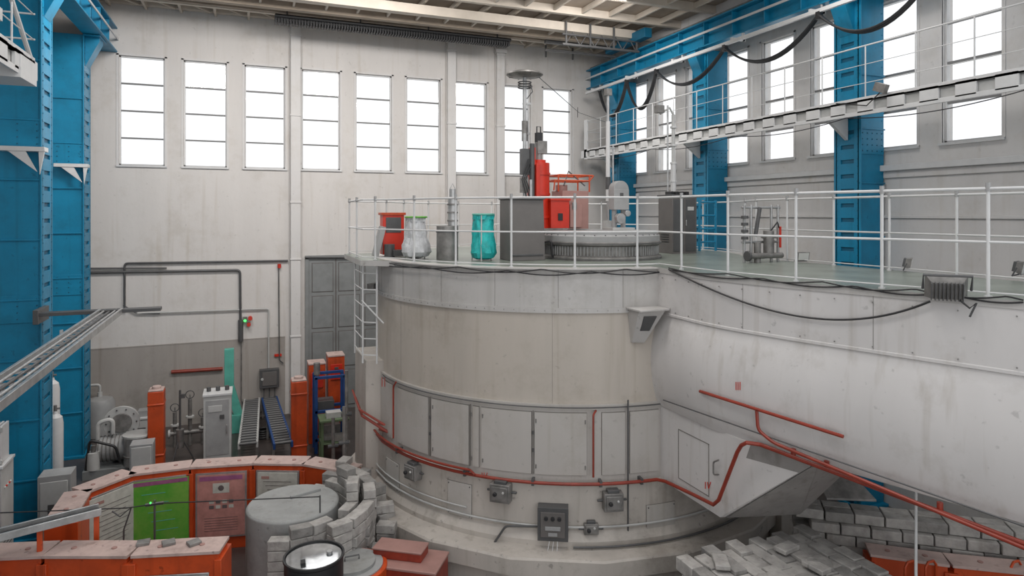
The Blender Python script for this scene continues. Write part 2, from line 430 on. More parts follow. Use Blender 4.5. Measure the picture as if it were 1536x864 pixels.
for (x,y,z) in ((-3.5,14.2,7.2),(-3.7,18.7,7.2)):
    b=O('shelf_bracket',.005)
    b.hull('white',[(x-.6,y,z),(x+.1,y,z),(x-.6,y+.25,z),(x+.1,y+.25,z),(x-.6,y,z-.08),(x+.1,y,z-.08),(x-.6,y+.25,z-.08),(x+.1,y+.25,z-.08)])
    b.hull('white',[(x,y+.02,z-.05),(x+.1,y+.02,z-.05),(x,y+.06,z-.05),(x+.02,y+.02,z-.5),(x+.02,y+.06,z-.5),(x+.1,y+.06,z-.05)])
    b.hull('white',[(x-.5,y+.02,z-.05),(x-.2,y+.02,z-.05),(x-.5,y+.06,z-.05),(x-.02,y+.02,z-.45),(x-.02,y+.06,z-.45)])
    b.done()
# ------------------------------------------------------------ back wall pipes / pilasters
for i,(px,zb) in enumerate(((443,0),(676,0),(749,0))):
    a=math.atan((px-768)/F)+YAW; X=YB*math.tan(a)
    c=O('trim_%d'%(3+i),.01)
    c.box('wallR',X-.14,X+.14,YB-.16,YB-.001,zb,ZT-.1 if i<2 else ZT-.35)
    c.box('wall',X-.17,X-.14,YB-.08,YB-.001,zb,ZT-.1)
    for zz in (2.3,4.6,6.3,8.9,11.3): c.box('wallR',X-.16,X+.16,YB-.18,YB-.001,zz,zz+.06)
    if i==2: c.box('wallR',X-.2,X+.2,YB-.22,YB-.001,ZT-.45,ZT-.33)
    c.done()
def BW(px,py,off=.06):
    a=math.atan((px-768)/F)+YAW; y=YB-off; x=y*math.tan(a); return Vector((x,y,hgt(py,depth(x,y))))
c=O('wall_conduit')
c.pipe('dark',[BW(70,410),BW(360,405),BW(361,508)],.035)
c.pipe('dark',[BW(187,468),BW(187,395),BW(432,391)],.028)
c.pipe('dark',[BW(70,403),BW(250,402)],.022)
c.pipe('dark',[BW(185,458),BW(205,470),BW(240,470)],.02)
c.pipe('lgrey',[BW(205,470),BW(403,463),BW(403,552)],.022)
c.pipe('dark',[BW(130,405),BW(130,600)],.016)
c.pipe('dsteel',[BW(362,508),BW(362,600),BW(375,625)],.016)
c.cyl('dark',BW(361,480),BW(361,512),.07)
c.pipe('pipe',[BW(257,558),BW(334,553)],.05)
c.pipe('dark',[BW(418,400),BW(419,540),BW(425,545)],.016)
c.cyl('red',BW(419,396),BW(419,402),.05)
c.box('red',.75,.95,YB-.06,YB-.001,1.75,1.82)
c.done()
c=O('door_conduit'); c.pipe('dark',[BW(458,386,.12),BW(540,386,.12)],.025); c.done()
c=O('cable_tray',.004)
for x in (-2.5,-2.15): c.box('steel',x-.02,x+.02,7.2,14.0,4.15,4.25)
y=7.3
while y<14: c.box('steel',-2.5,-2.15,y,y+.05,4.16,4.19); y+=.3
for x in (-2.42,-2.24): c.cyl('steel',(x,7.2,4.22),(x,14,4.22),.018,seg=8)
c.cyl('dark',(-2.33,7.2,4.21),(-2.33,14,4.21),.02,seg=8)
c.box('dark',-3.48,-1.5,13.85,13.95,4.18,4.24).box('dark',-3.48,-1.5,14.0,14.08,4.18,4.24)
c.box('dark',-3.48,-3.40,13.8,14.5,4.05,4.3)
c.box('steel',-2.7,-2.62,7.2,12,3.75,3.82).box('steel',-2.68,-2.64,12,12.05,3.75,4.2)
c.done()
c=O('alarm_lamp'); p=BW(372,480,.02); c.box('dsteel',p.x-.14,p.x-.02,YB-.12,YB-.001,p.z-.02,p.z+.10)
c.cyl('red',(p.x+.06,YB-.16,p.z+.06),(p.x+.06,YB-.001,p.z+.06),.06); c.cyl('red',(p.x+.02,YB-.16,p.z-.12),(p.x+.02,YB-.001,p.z-.12),.055)
c.cyl('glow',(p.x-.08,YB-.15,p.z),(p.x-.08,YB-.12,p.z),.035); c.done()
c=O('junction_box',.01); p=BW(404,566,.02); c.box('dark',p.x-.27,p.x+.27,YB-.2,YB-.001,p.z-.27,p.z+.27).box('cab',p.x-.2,p.x+.2,YB-.215,YB-.2,p.z-.2,p.z+.2).cyl('lgrey',(p.x-.2,YB-.22,p.z),(p.x-.2,YB-.2,p.z),.04)
for k in (-.15,0,.15): c.pipe('dark',[(p.x+k,YB-.1,p.z-.27),(p.x+k,YB-.1,p.z-.9),(p.x+k-.3,YB-.1,p.z-1.2)],.015)
c.done()
# ------------------------------------------------------------ DRUM
PI2=2*math.pi
d=O('reactor_drum')
d.lathe('drum',(CX,CY),[(RD,2.9),(RD,4.46)],128,False)
d.lathe('rim',(CX,CY),[(RD,4.46),(RD+.03,4.46),(RD+.03,4.54),(RD+.010,4.54),(RD+.010,ZP-.02),(RD+.05,ZP-.02),(RD+.05,ZP),(RD-.2,ZP)],128,False)
d.lathe('deck',(CX,CY),[(RD-.2,ZP),(.01,ZP)],128,False)
d.lathe('door',(CX,CY),[(RD,3.06),(RD+.05,3.06),(RD+.05,2.98),(RD+.03,2.98),(RD+.03,1.86)],128,False)
d.lathe('base',(CX,CY),[(RD+.03,1.86),(RD+.09,1.84),(RD+.09,1.15)],128,False)
d.lathe('base',(CX,CY),[(RD+.09,1.15),(RD+.18,1.02),(RD+.18,.93)],128,False)
d.lathe('base',(CX,CY),[(RD+.1,.95),(4.42,.93),(4.44,.90),(4.44,.66),(4.3,.64),(4.3,0)],20,False)
for i in range(150):
    a=PI2*i/150
    x,y=CX+(RD+.02)*math.cos(a),CY+(RD+.02)*math.sin(a)
    if y<CY+1: d.cyl('dsteel',(x,y,4.50),(x+.018*math.cos(a),y+.018*math.sin(a),4.50),.007,seg=6)
for i in range(24):
    a=PI2*(i+.2)/24; d.arc('seam',CX,CY,RD,RD+.0115,a,a+.0014,4.54,ZP-.01,seg=1)
for i in range(8):
    a=PI2*(i+.37)/8; d.arc('seam',CX,CY,RD-.01,RD+.0015,a,a+.001,3.06,4.46,seg=1)
d.prism('base',[(2.05,12.4),(2.6,12.2),(2.6,13.7),(2.05,13.7)],0,3.25)
d.prism('rim',[(1.9,12.1),(2.9,11.4),(2.9,14.3),(1.9,14.2)],ZP-.1,ZP-.003,'deck')
d.done()
dr=O('drum_service_doors')
def aof(px): return drum_hit(px,RD+.05)[3]
for p0,p1 in ((566,588),(596,642),(647,703),(709,718),(722,797),(802,880),(903,938),(945,988)):
    a0,a1=aof(p0),aof(p1); s=1 if a1>a0 else -1
    dr.arc('seam',CX,CY,RD+.025,RD+.034,a0-.0018*s,a1+.0018*s,1.97,2.94)
    dr.arc('door',CX,CY,RD+.02,RD+.055,a0,a1,1.98,2.93)
for px in (645,705,799.5):
    a=aof(px); dr.arc('seam',CX,CY,RD+.02,RD+.057,a-.0018,a+.0018,1.97,2.95,seg=1)
for px in (645,799.5):
    for z in (2.35,2.62):
        p=drum_hit(px,RD+.07); dr.cyl('dark',(p[0],p[1],z-.025),(p[0],p[1],z+.025),.016,seg=8)
for px in (649,707,724,804,878):
    for z in (2.1,2.8):
        p=drum_hit(px,RD+.06); dr.cyl('dsteel',(p[0],p[1],z-.03),(p[0],p[1],z+.03),.010,seg=6)
dr.done()
pl=O('inspection_plates',.004)
for p0,p1,q0,q1 in ((580,598,697,738),(672,707,728,778),(970,1012,752,805)):
    x,y,t,a0=drum_hit(p0,RD+.1); x,y,t,a1=drum_hit(p1,RD+.1); s=1 if a1>a0 else -1
    pl.arc('seam',CX,CY,RD+.08,RD+.098,a0-.002*s,a1+.002*s,hgt(q1,t)-.009,hgt(q0,t)+.009)
    pl.arc('door',CX,CY,RD+.08,RD+.11,a0,a1,hgt(q1,t),hgt(q0,t))
    for a in (a0+.006*s,a1-.006*s):
        for z in (hgt(q1,t)+.03,hgt(q0,t)-.03):
            c_,s_=math.cos(a),math.sin(a); pl.cyl('dark',(CX+(RD+.1)*c_,CY+(RD+.1)*s_,z),(CX+(RD+.125)*c_,CY+(RD+.125)*s_,z),.01,seg=6)
pl.done()
def dbox(name,px,py,w,h,dp=.16,big=False):
    R=RD+.09; x,y,t,a=drum_hit(px,R); Z=hgt(py,t); c_,s_=math.cos(a),math.sin(a)
    b=O(name,.008)
    def at(r,u,z): return (CX+r*c_-u*s_, CY+r*s_+u*c_, Z+z)
    b.ob('dark' if big else 'dsteel',at(R+dp/2,0,0),(dp,w,h),rz=a)
    b.ob('dsteel' if not big else 'cab',at(R+dp+.01,0,.0),(.02,w*.8,h*.75),rz=a)
    if big:
        for i in range(3):
            b.cyl('black',at(R+dp,-.1+.1*i,.1),at(R+dp+.05,-.1+.1*i,.1),.03,seg=12)
        b.ob('grey',at(R+dp+.02,0,-.05),(.02,w*.5,.06),rz=a)
        b.ob('grey',at(R+dp+.02,0,-.14),(.02,w*.3,.05),rz=a)
        for i in range(3): b.tube('white',[at(R+dp,-.05+.06*i,-h/2),at(R+dp+.06,-.1+.08*i,-h/2-.25),at(R+.3,-.25+.12*i,-h/2-.6)],.007,6)
        b.pipe('dark',[at(R+.04,-w/2,-.1),at(R+.04,-w/2-.5,-.12),at(R+.04,-w/2-.75,-.5)],.018)
    else:
        b.cyl('black',at(R+dp,-w*.2,0),at(R+dp+.06,-w*.2,0),.03,seg=12)
        b.cyl('lgrey',at(R+dp,w*.2,.03),at(R+dp+.04,w*.2,.03),.018,seg=12)
        b.ob('dark',at(R+dp*.5,0,h/2+.02),(dp*.7,w*.6,.05),rz=a)
        b.cyl('dark',at(R+.04,-w/2-.08,0),at(R+.04,w/2+.08,0),.02,seg=8)
    b.done()
dbox('switch_box',625,705,.28,.24); dbox('switch_box',754,735,.32,.28); dbox('switch_box',917,748,.30,.27)
dbox('control_panel',830,779,.46,.5,.18,True); dbox('switch_box',557,665,.24,.2); dbox('wall_socket',886,791,.22,.16,.08)
p=DS(566,428,0); l=O('bulkhead_lamp',.005); l.ob('dsteel',(p.x-.08,p.y-.05,p.z),(.28,.14,.1),rz=.9); l.cyl('lens',(p.x-.16,p.y-.12,p.z),(p.x-.06,p.y-.06,p.z),.06); l.done()
c=O('deck_edge_cable')
for dz,ph in ((0,0),(.03,1.3)):
    pts=[]
    for i in range(91):
        px=562+(993-562)*i/90; x,y,t,a=drum_hit(px,RD+.07); pts.append((x,y,ZP-.01-dz-.06*abs(math.sin(i*.12+ph))))
    c.tube('black',pts,.010,6)
pts=[WS(1003+(1395-1003)*i/30,404+(452-404)*i/30,.07) for i in range(31)]
for i,p in enumerate(pts): p.z-=.42*4*(i/30)*(1-i/30)*.9
c.tube('black',pts,.013,6)
for ph,dz in ((0,0),(1.1,.02)):
    c.tube('black',[Vector((*WS(1003+(1535-1003)*i/60,402,.06)[:2],ZP+.02+dz-.05*abs(math.sin(i*.2+ph)))) for i in range(61)],.009,6)
c.done()
# ------------------------------------------------------------ WING
w=O('reactor_wing')
back=8.9
poly=[(p.x,p.y) for p in WPS]+[(back,1.2),(back,10.0),(8.0,12.0),(6.3,10.0)]
w.prism('wing',poly,3.02,ZP-.08)
w.prism('rim',[(p.x,p.y) for p in wing_off(.045)]+[(back+.05,1.2),(back+.05,10.6),(9.6,11.5),(8.0,12.6),(6.3,10.0)],ZP-.08,ZP+.002,'deck')
rows=[]
prof=[(.03,ZP-.08),(.03,4.47),(.04,4.46),(.04,4.43),(.02,4.42)]
for i in range(15):
    t=i/14; prof.append((.02+.13*math.sin(math.pi*t)**.8 if 0<t<1 else .02,4.40-(4.40-3.0)*t))
prof.append((-.05,2.99))
for off,z in prof: rows.append([(p.x,p.y,z) for p in wing_off(off)])
w.grid('wing',rows)
for k in range(14):
    i=2+k*2
    if i<len(WPS)-1:
        p=wing_off(.04)[i]
        w.cyl('dsteel',(p.x,p.y,4.5),(p.x-.015,p.y-.01,4.5),.008,seg=6)
        w.cyl('dsteel',(p.x,p.y,5.0),(p.x-.015,p.y-.01,5.0),.008,seg=6)
for i in (12,20,28):
    p=wing_off(.031)[i]; q=wing_off(.031)[i]+(wing_off(.031)[i+1]-p).normalized()*.007
    w.faces([(p.x,p.y,4.47),(q.x,q.y,4.47),(q.x,q.y,5.07),(p.x,p.y,5.07)],[(0,1,2,3)],'seam')
w.hull('wing',[(6.02,9.2,1.83),(6.02,7.32,1.83),(7.12,7.0,1.83),(7.12,9.2,1.83),(6.02,9.2,3.02),(6.02,6.93,3.02),(6.40,5.98,3.02),(7.15,5.98,3.02),(7.15,9.2,3.02)])
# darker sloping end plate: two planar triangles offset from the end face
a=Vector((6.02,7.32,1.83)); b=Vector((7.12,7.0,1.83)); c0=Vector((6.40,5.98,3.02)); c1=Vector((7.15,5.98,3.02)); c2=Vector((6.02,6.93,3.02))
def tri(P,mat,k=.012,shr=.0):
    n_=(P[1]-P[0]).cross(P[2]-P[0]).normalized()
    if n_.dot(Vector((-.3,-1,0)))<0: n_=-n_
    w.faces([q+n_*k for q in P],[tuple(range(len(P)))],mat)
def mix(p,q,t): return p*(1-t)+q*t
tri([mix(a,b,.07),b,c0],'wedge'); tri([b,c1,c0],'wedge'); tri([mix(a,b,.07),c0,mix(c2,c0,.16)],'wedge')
for z0_ in (2.02,2.75): w.box('seam',6.012,6.021,7.55,8.25,z0_,z0_+.009)
for y_ in (7.55,8.25): w.box('seam',6.012,6.021,y_,y_+.009,2.02,2.759)
w.box('base',8.45,8.85,8.7,10.5,0,3.02)
w.box('base',8.2,8.7,1.2,3.6,0,3.02)
w.done()
t=O('painted_numerals')
for px in (1104,1107,1110): 
    a=WS(px,573,.155); b=WS(px,585,.155); t.tube('red',[a,b],.005,4)
def XF(px,py,x=5.97):
    z=x/((px-768)/F*C_+S_); a=plan(px,z); return Vector((a[0],a[1],hgt(py,z)))
for pts in (((1058,723),(1058,733)),((1061,723),(1063,733)),((1063,733),(1066,723))):
    t.tube('red',[XF(px,py,6.01) for px,py in pts],.006,4)
for pts in (((723,709),(723,717)),((726,709),(728,717)),((728,717),(731,709))):
    t.tube('red',[DS(px,py,.095) for px,py in pts],.006,4)
for px in (573,577): t.tube('red',[DS(px,566,.06),DS(px,580,.06)],.007,4)
t.done()
hk=O('hatch_handle'); q=[(1078,690),(1070,693),(1070,712),(1078,712)]
hk.pipe('dsteel',[XF(*p) for p in q],.012); hk.done()
# slab leaning beneath the wing
o=O('steel_cover_sheet',.004)
p=G(1240,755,1.7); q=G(1315,758,1.7)
o.hull('dsteel',[(p[0],p[1],1.78),(q[0],q[1],1.78),(p[0]+.1,p[1]+.5,2.25),(q[0]-.15,q[1]+.6,2.25),(p[0],p[1],1.75),(q[0],q[1],1.75),(p[0]+.1,p[1]+.5,2.22),(q[0]-.15,q[1]+.6,2.22)])
o.tube('dark',[(p[0]+.1,p[1]+.5,2.22),(p[0]+.1,p[1]+.5,0)],.02,6); o.done()
# ------------------------------------------------------------ red pipework
r=O('red_pipework')
def zring(px0,px1,Z,off,n=24):
    o=[]
    for i in range(n+1):
        x,y,t,a=drum_hit(px0+(px1-px0)*i/n,RD+off); o.append(Vector((x,y,Z)))
    return o
ring=zring(556,985,1.88,.14)
r.tube('pipe',ring+[XF(998,722,5.95),XF(1040,742,5.93),XF(1070,757,5.93),XF(1078,750,5.93),XF(1106,678,5.93),XF(1112,668,5.93),XF(1120,664,5.93)]+[WS(px,663+(px-1130)*.375,.12) for px in range(1140,1580,25)],.026,10)
r.tube('pipe',zring(556,705,1.96,.17,12)+[DS(712,712,.17)],.020,8)
r.tube('pipe',[ring[0],Vector((2.35,11.9,2.05)),Vector((1.95,12.2,2.3)),Vector((1.93,12.9,2.45))],.026,8)
r.tube('pipe',[ring[0]+Vector((0,0,.08)),Vector((2.30,11.9,2.18)),Vector((1.90,12.2,2.42)),Vector((1.88,12.9,2.6))],.020,8)
r.pipe('pipe',[WS(1050,587,.16)]+[WS(px,587+(px-1050)*.316,.21) for px in range(1070,1260,30)]+[WS(1265,655,.21)],.022)
r.pipe('pipe',[WS(1135,616,.2),WS(1137,645,.2),WS(1160,664,.2)]+[WS(px,664+(px-1160)*.42,.17) for px in range(1180,1580,30)],.021)
r.pipe('pipe',[DS(590,657,.12),DS(590,580,.12),DS(594,573,.12)],.016)
r.pipe('pipe',[DS(890,716,.12),DS(890,622,.12),DS(894,616,.05)],.016)
for px in (600,700,800,900,960):
    x,y,t,a=drum_hit(px,RD+.08); r.ob('dark',(x,y,1.88),(.16,.04,.09),rz=a)
for px in (1190,1240,1410):
    q=WS(px,663+(px-1130)*.375,.1); r.cyl('pipe',q,q+Vector((0,0,.10)),.03)
r.done()
c=O('drum_conduit')
c.tube('dark',zring(560,993,3.02,.07),.010,6)
c.pipe('dark',[DS(942,600,.1),DS(942,825,.1)],.013)
c.tube('dark',[WS(px,600+(px-995)*.35,.16) for px in range(995,1580,25)],.010,6)
c.tube('lgrey',zring(545,1080,1.22,.13,30),.018,6)
c.tube('lgrey',zring(545,700,1.34,.13,14),.014,6)
c.tube('dark',zring(860,1150,.98,.26,24),.018,6)
c.done()
hd=O('ventilation_hood',.006)
A=DS(941,460,.0)
zt,zb=hgt(462,10.3),hgt(512,10.3)
x0,y0_=A.x,A.y
hd.hull('rim',[(x0,y0_+.05,zt),(x0+.50,y0_+.1,zt),(x0,y0_-.32,zt),(x0+.42,y0_-.4,zt),(x0+.05,y0_+.05,zb),(x0+.25,y0_+.1,zb),(x0+.05,y0_-.05,zb),(x0+.22,y0_-.14,zb)])
hd.hull('dark',[(x0+.1,y0_-.33,zt-.08),(x0+.3,y0_-.37,zt-.08),(x0+.1,y0_-.20,zb+.2),(x0+.24,y0_-.25,zb+.2),(x0+.1,y0_,zt-.1),(x0+.24,y0_,zb+.2)])
hd.box('rim',x0-.04,x0+.5,y0_-.42,y0_+.05,zt,zt+.03)
hd.done()
# ------------------------------------------------------------ RAILING
rl=O('platform_railing')
def railpath():
    pts=[]
    W=wing_off(-.06)
    for p in reversed(W): pts.append((p.x,p.y))
    a=math.atan2(8.9-CY,6.0-CX)
    R=RD-.07
    aL=math.atan2(11.6-CY,2.6-CX)
    aL=aL if aL<0 else aL-PI2
    a0=a
    while a0>aL:
        pts.append((CX+R*math.cos(a0),CY+R*math.sin(a0))); a0-=rad(4)
    pts+=[(2.35,11.9),(1.97,12.2),(1.97,14.1)]
    a1=math.atan2(14.3-CY,2.8-CX)
    end=math.atan2(10.2-CY,9.0-CX)
    while a1>end:
        pts.append((CX+R*math.cos(a1),CY+R*math.sin(a1))); a1-=rad(5)
    pts+=[(8.85,9.6),(8.85,1.2)]
    return pts
RP=railpath()
for z,rr in ((ZP+1.1,.017),(ZP+.56,.014)):
    rl.tube('white',[(x,y,z) for x,y in RP],rr,8)
rl.tube('white',[(x,y,ZP+.05) for x,y in RP],.009,6)
L=0;nxt=.35
def post(x,y,r=.018):
    rl.cyl('white',(x,y,ZP),(x,y,ZP+1.14),r,seg=8); rl.cyl('grey',(x,y,ZP+1.12),(x,y,ZP+1.16),r*1.35,seg=8); rl.cyl('white',(x,y,ZP),(x,y,ZP+.02),r*2,seg=8)
    rl.cyl('grey',(x,y,ZP+1.07),(x,y,ZP+1.125),r*1.4,seg=8)
for a,b in zip(RP[:-1],RP[1:]):
    l=math.hypot(b[0]-a[0],b[1]-a[1])
    while L+l>nxt:
        t=(nxt-L)/l; post(a[0]+(b[0]-a[0])*t,a[1]+(b[1]-a[1])*t); nxt+=1.0
    L+=l
rl.done()
ld=O('access_ladder')
for (x,y) in ((1.97,12.25),(2.2,12.1),(1.97,13.2)):
    ld.cyl('white',(x,y,3.25),(x,y,ZP-.1),.018,seg=8)
for k in range(6): ld.cyl('white',(1.97,12.25,3.4+.3*k),(2.2,12.1,3.4+.3*k),.012,seg=6); ld.cyl('white',(1.97,12.25,3.4+.3*k),(1.97,13.2,3.4+.3*k),.010,seg=6)
ld.cyl('white',(1.95,12.25,4.4),(2.3,11.98,4.0),.015,seg=6)
ld.done()
# ------------------------------------------------------------ DECK EQUIPMENT
tc=plan(900,12.75)
t=O('rotating_plug',.006)
t.lathe('dsteel',tc,[(1.16,ZP),(1.16,ZP+.06),(1.10,ZP+.08),(1.10,ZP+.26),(1.16,ZP+.28),(1.16,ZP+.33),(1.10,ZP+.345)],72,False)
t.lathe('grey',tc,[(1.13,ZP+.33),(1.13,ZP+.44),(1.08,ZP+.46),(1.08,ZP+.52),(.2,ZP+.52)],72)
for i in range(110):
    a=PI2*i/110; t.ob('grey',(tc[0]+1.105*math.cos(a),tc[1]+1.105*math.sin(a),ZP+.17),(.02,.018,.17),rz=a)
    if i%3==0: t.cyl('dark',(tc[0]+1.10*math.cos(a),tc[1]+1.10*math.sin(a),ZP+.45),(tc[0]+1.10*math.cos(a),tc[1]+1.10*math.sin(a),ZP+.465),.014,seg=6)
for k in (.02,.30): t.lathe('dark',tc,[(1.10,ZP+k),(1.168,ZP+k),(1.168,ZP+k+.012),(1.10,ZP+k+.012)],72,False)
t.done()
x,y=plan(783,12.1)
c=O('control_console',.012)
c.hull('cab',[(x-.34,y-.28,ZP),(x+.34,y-.28,ZP),(x-.34,y+.25,ZP),(x+.34,y+.25,ZP),(x-.34,y-.20,ZP+1.10),(x+.34,y-.20,ZP+1.10),(x-.34,y+.25,ZP+1.10),(x+.34,y+.25,ZP+1.10)])
c.box('dark',x-.36,x+.36,y-.24,y+.27,ZP+1.10,ZP+1.13)
c.box('dark',x-.30,x+.30,y-.285,y-.25,ZP+.08,ZP+.12)
c.pipe('black',[(x+.36,y-.1,ZP+.3),(x+.5,y-.2,ZP+.35),(x+.5,y-.25,ZP+.05),(x+.7,y-.1,ZP+.02)],.02)
c.done()
x,y=plan(808,13.0)
c=O('fuel_handling_machine',.01)
B=ZP+.52
c.cyl('red',(x,y,B),(x,y,ZP+1.84),.215,seg=32)
for zz in (.75,1.2,1.6): c.cyl('red',(x,y,ZP+zz),(x,y,ZP+zz+.05),.23,seg=32)
c.cyl('red',(x,y,ZP+1.84),(x,y,ZP+1.9),.14,seg=20)
c.cyl('dsteel',(x,y,ZP+1.9),(x,y,ZP+2.25),.07,seg=14); c.ob('dsteel',(x+.05,y,ZP+2.15),(.2,.16,.25)); c.ob('black',(x,y,ZP+2.35),(.12,.12,.18))
c.tube('black',[(x-.04,y,ZP+2.4),(x-.04,y,ZP+2.56),(x+.04,y,ZP+2.56),(x+.04,y,ZP+2.4)],.014,6)
c.cyl('dark',(x-.22,y-.18,B),(x-.22,y-.18,ZP+2.2),.05,seg=14); c.ob('dark',(x-.34,y-.1,ZP+1.85),(.16,.14,.5))
c.cyl('steel',(x-.34,y-.1,ZP+1.1),(x-.34,y-.1,ZP+2.4),.035,seg=10)
c.ob('dsteel',(x-.36,y-.12,ZP+1.4),(.14,.12,.3)); c.ob('steel',(x-.25,y-.2,ZP+1.25),(.07,.05,.5))
c.ob('red',(x-.2,y-.14,ZP+1.95),(.10,.10,.35))
c.ob('red',(x-.12,y-.22,ZP+1.3),(.08,.06,1.0))
for k in range(3): c.tube('black',[(x-.3+.05*k,y-.2,ZP+1.9),(x-.45+.04*k,y-.22,ZP+1.5),(x-.3+.07*k,y-.2,ZP+1.0)],.011,6)
c.box('dsteel',x-.3,x+.5,y-.3,y+.3,B,B+.04)
c.ob('red',(x+.34,y-.1,ZP+.83),(.40,.34,.54)); c.ob('red',(x+.34,y-.1,ZP+1.12),(.44,.38,.04))
c.ob('black',(x+.34,y-.28,ZP+.78),(.10,.01,.14))
c.ob('salmon',(x+.74,y+.1,ZP+.92),(.58,.5,.76)); c.ob('salmon',(x+.72,y-.18,ZP+.8),(.26,.06,.45))
c.ob('dsteel',(x+.68,y-.215,ZP+1.0),(.1,.02,.14)); c.cyl('salmon',(x+.55,y+.1,ZP+1.3),(x+.55,y+.1,ZP+1.42),.12)
X0,X1,Y0,Y1=x+.28,x+1.05,y-.15,y+.35; zz=ZP+1.5
for q in (0,.11):
    c.tube('orange',[(X0+q,Y0,zz+q),(X1+q*.6,Y0,zz+q),(X1+q*.6,Y1,zz+q),(X0+q,Y1,zz+q),(X0+q,Y0,zz+q)],.018,8)
for a,b in ((X0+.08,Y0),(X1,Y0),(X1,Y1),(X0+.08,Y1)): c.cyl('orange',(a,b,ZP+1.28),(a,b,zz+.11),.016,seg=8)
c.tube('orange',[(X0,Y0,zz),(X0-.02,Y0,zz-.2)],.016,6); c.tube('orange',[(X1,Y0,zz),(X1+.1,Y0,zz+.11)],.016,6)
c.tube('dark',[(X0+.2,Y0,zz-.1),(X0+.4,Y0+.2,zz+.2),(X1-.1,Y0,zz-.1)],.016,6)
c.done()
x,y=plan(787,13.2)
c=O('ionisation_mast')
c.cyl('steel',(x,y,ZP+.52),(x,y,8.75),.04,seg=14); c.cyl('dsteel',(x,y,ZP+2.3),(x,y,ZP+2.7),.06,seg=14)
c.cyl('steel',(x+.08,y,ZP+1.9),(x+.08,y,8.2),.016,seg=8)
for zz in (7.6,8.2): c.ob('steel',(x+.04,y,zz),(.16,.05,.04))
c.lathe('dsteel',(x,y),[(.02,8.72),(.34,8.75),(.37,8.77),(.36,8.80),(.22,8.84),(.1,8.86),(.02,8.865)],36)
for k in range(8):
    a=PI2*k/8; c.tube('dark',[(x+.06*math.cos(a),y+.06*math.sin(a),8.75),(x+.34*math.cos(a),y+.34*math.sin(a),8.745)],.008,4)
for k in range(3): c.tube('dark',[(x+.13*math.cos(PI2*i/20),y+.13*math.sin(PI2*i/20),8.62-.05*k) for i in range(20)],.012,6,closed=True)
c.tube('dark',[(x+.13,y,8.6),(x+.17,y,8.45),(x+.05,y,8.3)],.01,6)
c.done()
O('guy_wire').tube('dark',[(x+.3,y,8.76),(8.4,16.0,8.75),(11.0,19.0,9.0)],.008,6).tube('dark',[(8.0,15.3,8.77),(8.15,15.6,8.55)],.008,5).done()
x,y=plan(912,13.6)
c=O('stand_pipe'); c.cyl('steel',(x,y,ZP+.52),(x,y,8.45),.03,seg=12); c.cyl('white',(x,y,ZP+1.1),(x,y,7.9),.045,seg=12); c.cyl('dark',(x,y,6.5),(x,y,6.75),.055,seg=12)
c.ob('dsteel',(x,y,8.5),(.12,.12,.14)); c.cyl('lgrey',(x,y,ZP+.5),(x,y,ZP+.7),.12,seg=16); c.cyl('steel',(x+.12,y,ZP+.5),(x+.12,y,7.4),.018,seg=8); c.ob('steel',(x+.06,y,7.35),(.18,.05,.04)); c.done()
x,y=plan(928,13.0)
c=O('grey_valve_station',.008); c.ob('grey',(x,y,ZP+1.12),(.34,.22,.4)); c.cyl('grey',(x,y-.1,ZP+1.32),(x,y+.1,ZP+1.32),.17)
c.cyl('grey',(x-.1,y,ZP+.5),(x-.1,y,ZP+.95),.05); c.cyl('grey',(x+.1,y,ZP+.5),(x+.1,y,ZP+.95),.05)
c.cyl('steel',(x-.06,y-.2,ZP+.75),(x-.06,y-.1,ZP+.75),.1); c.ob('lgrey',(x,y,ZP+.54),(.5,.4,.06)); c.cyl('steel',(x+.12,y-.16,ZP+.85),(x+.12,y-.1,ZP+.85),.06); c.ob('dark',(x,y-.115,ZP+1.2),(.08,.01,.1)); c.done()
x,y=plan(1010,14.7)
c=O('instrument_mast'); c.cyl('lgrey',(x,y,ZP),(x,y,8.2),.04,seg=12); c.cyl('steel',(x-.15,y,ZP+1.0),(x-.15,y,8.4),.02,seg=8)
c.tube('lgrey',[(x,y,8.2),(x-.1,y,8.35),(x-.35,y,8.2)],.025,8); c.ob('dsteel',(x-.37,y,8.3),(.16,.16,.16)); c.cyl('white',(x,y,6.2),(x,y,7.1),.06,seg=12)
for k in range(5): c.cyl('white',(x,y,6.3+.4*k),(x,y,6.34+.4*k),.075,seg=12)
c.done()
x,y=plan(1016,14.1)
c=O('electrical_cabinet',.01); c.ob('cab',(x,y,ZP+.6),(.62,.5,1.2)); c.ob('dark',(x,y,ZP+1.22),(.66,.54,.05)); c.ob('dark',(x-.15,y-.255,ZP+.6),(.26,.01,1.1)); c.ob('dark',(x+.15,y-.255,ZP+.6),(.26,.01,1.1)); c.ob('steel',(x+.03,y-.27,ZP+.65),(.02,.02,.12)); c.ob('lgrey',(x+.15,y-.262,ZP+.95),(.16,.01,.08))
for k in range(5): c.ob('black',(x-.32,y,ZP+.25+.05*k),(.01,.3,.015))
for k in range(4): c.ob('black',(x-.2+.13*k,y,ZP+1.28),(.08,.2,.07))
c.done()
x,y=plan(1140,11.5)
c=O('pipe_manifold',.004)
for dx in (-.35,-.2,.25,.4): c.cyl('steel',(x+dx,y,ZP),(x+dx,y,ZP+1.0),.025,seg=10)
for zz in (.35,.95): c.cyl('steel',(x-.4,y,ZP+zz),(x+.45,y,ZP+zz),.022,seg=10)
c.cyl('dsteel',(x-.15,y-.1,ZP),(x-.15,y-.1,ZP+.35),.06,seg=14); c.cyl('dsteel',(x-.4,y-.15,ZP+.12),(x+.35,y-.15,ZP+.12),.05,seg=14); c.cyl('dark',(x-.42,y-.15,ZP+.12),(x-.38,y-.15,ZP+.12),.09,seg=14)
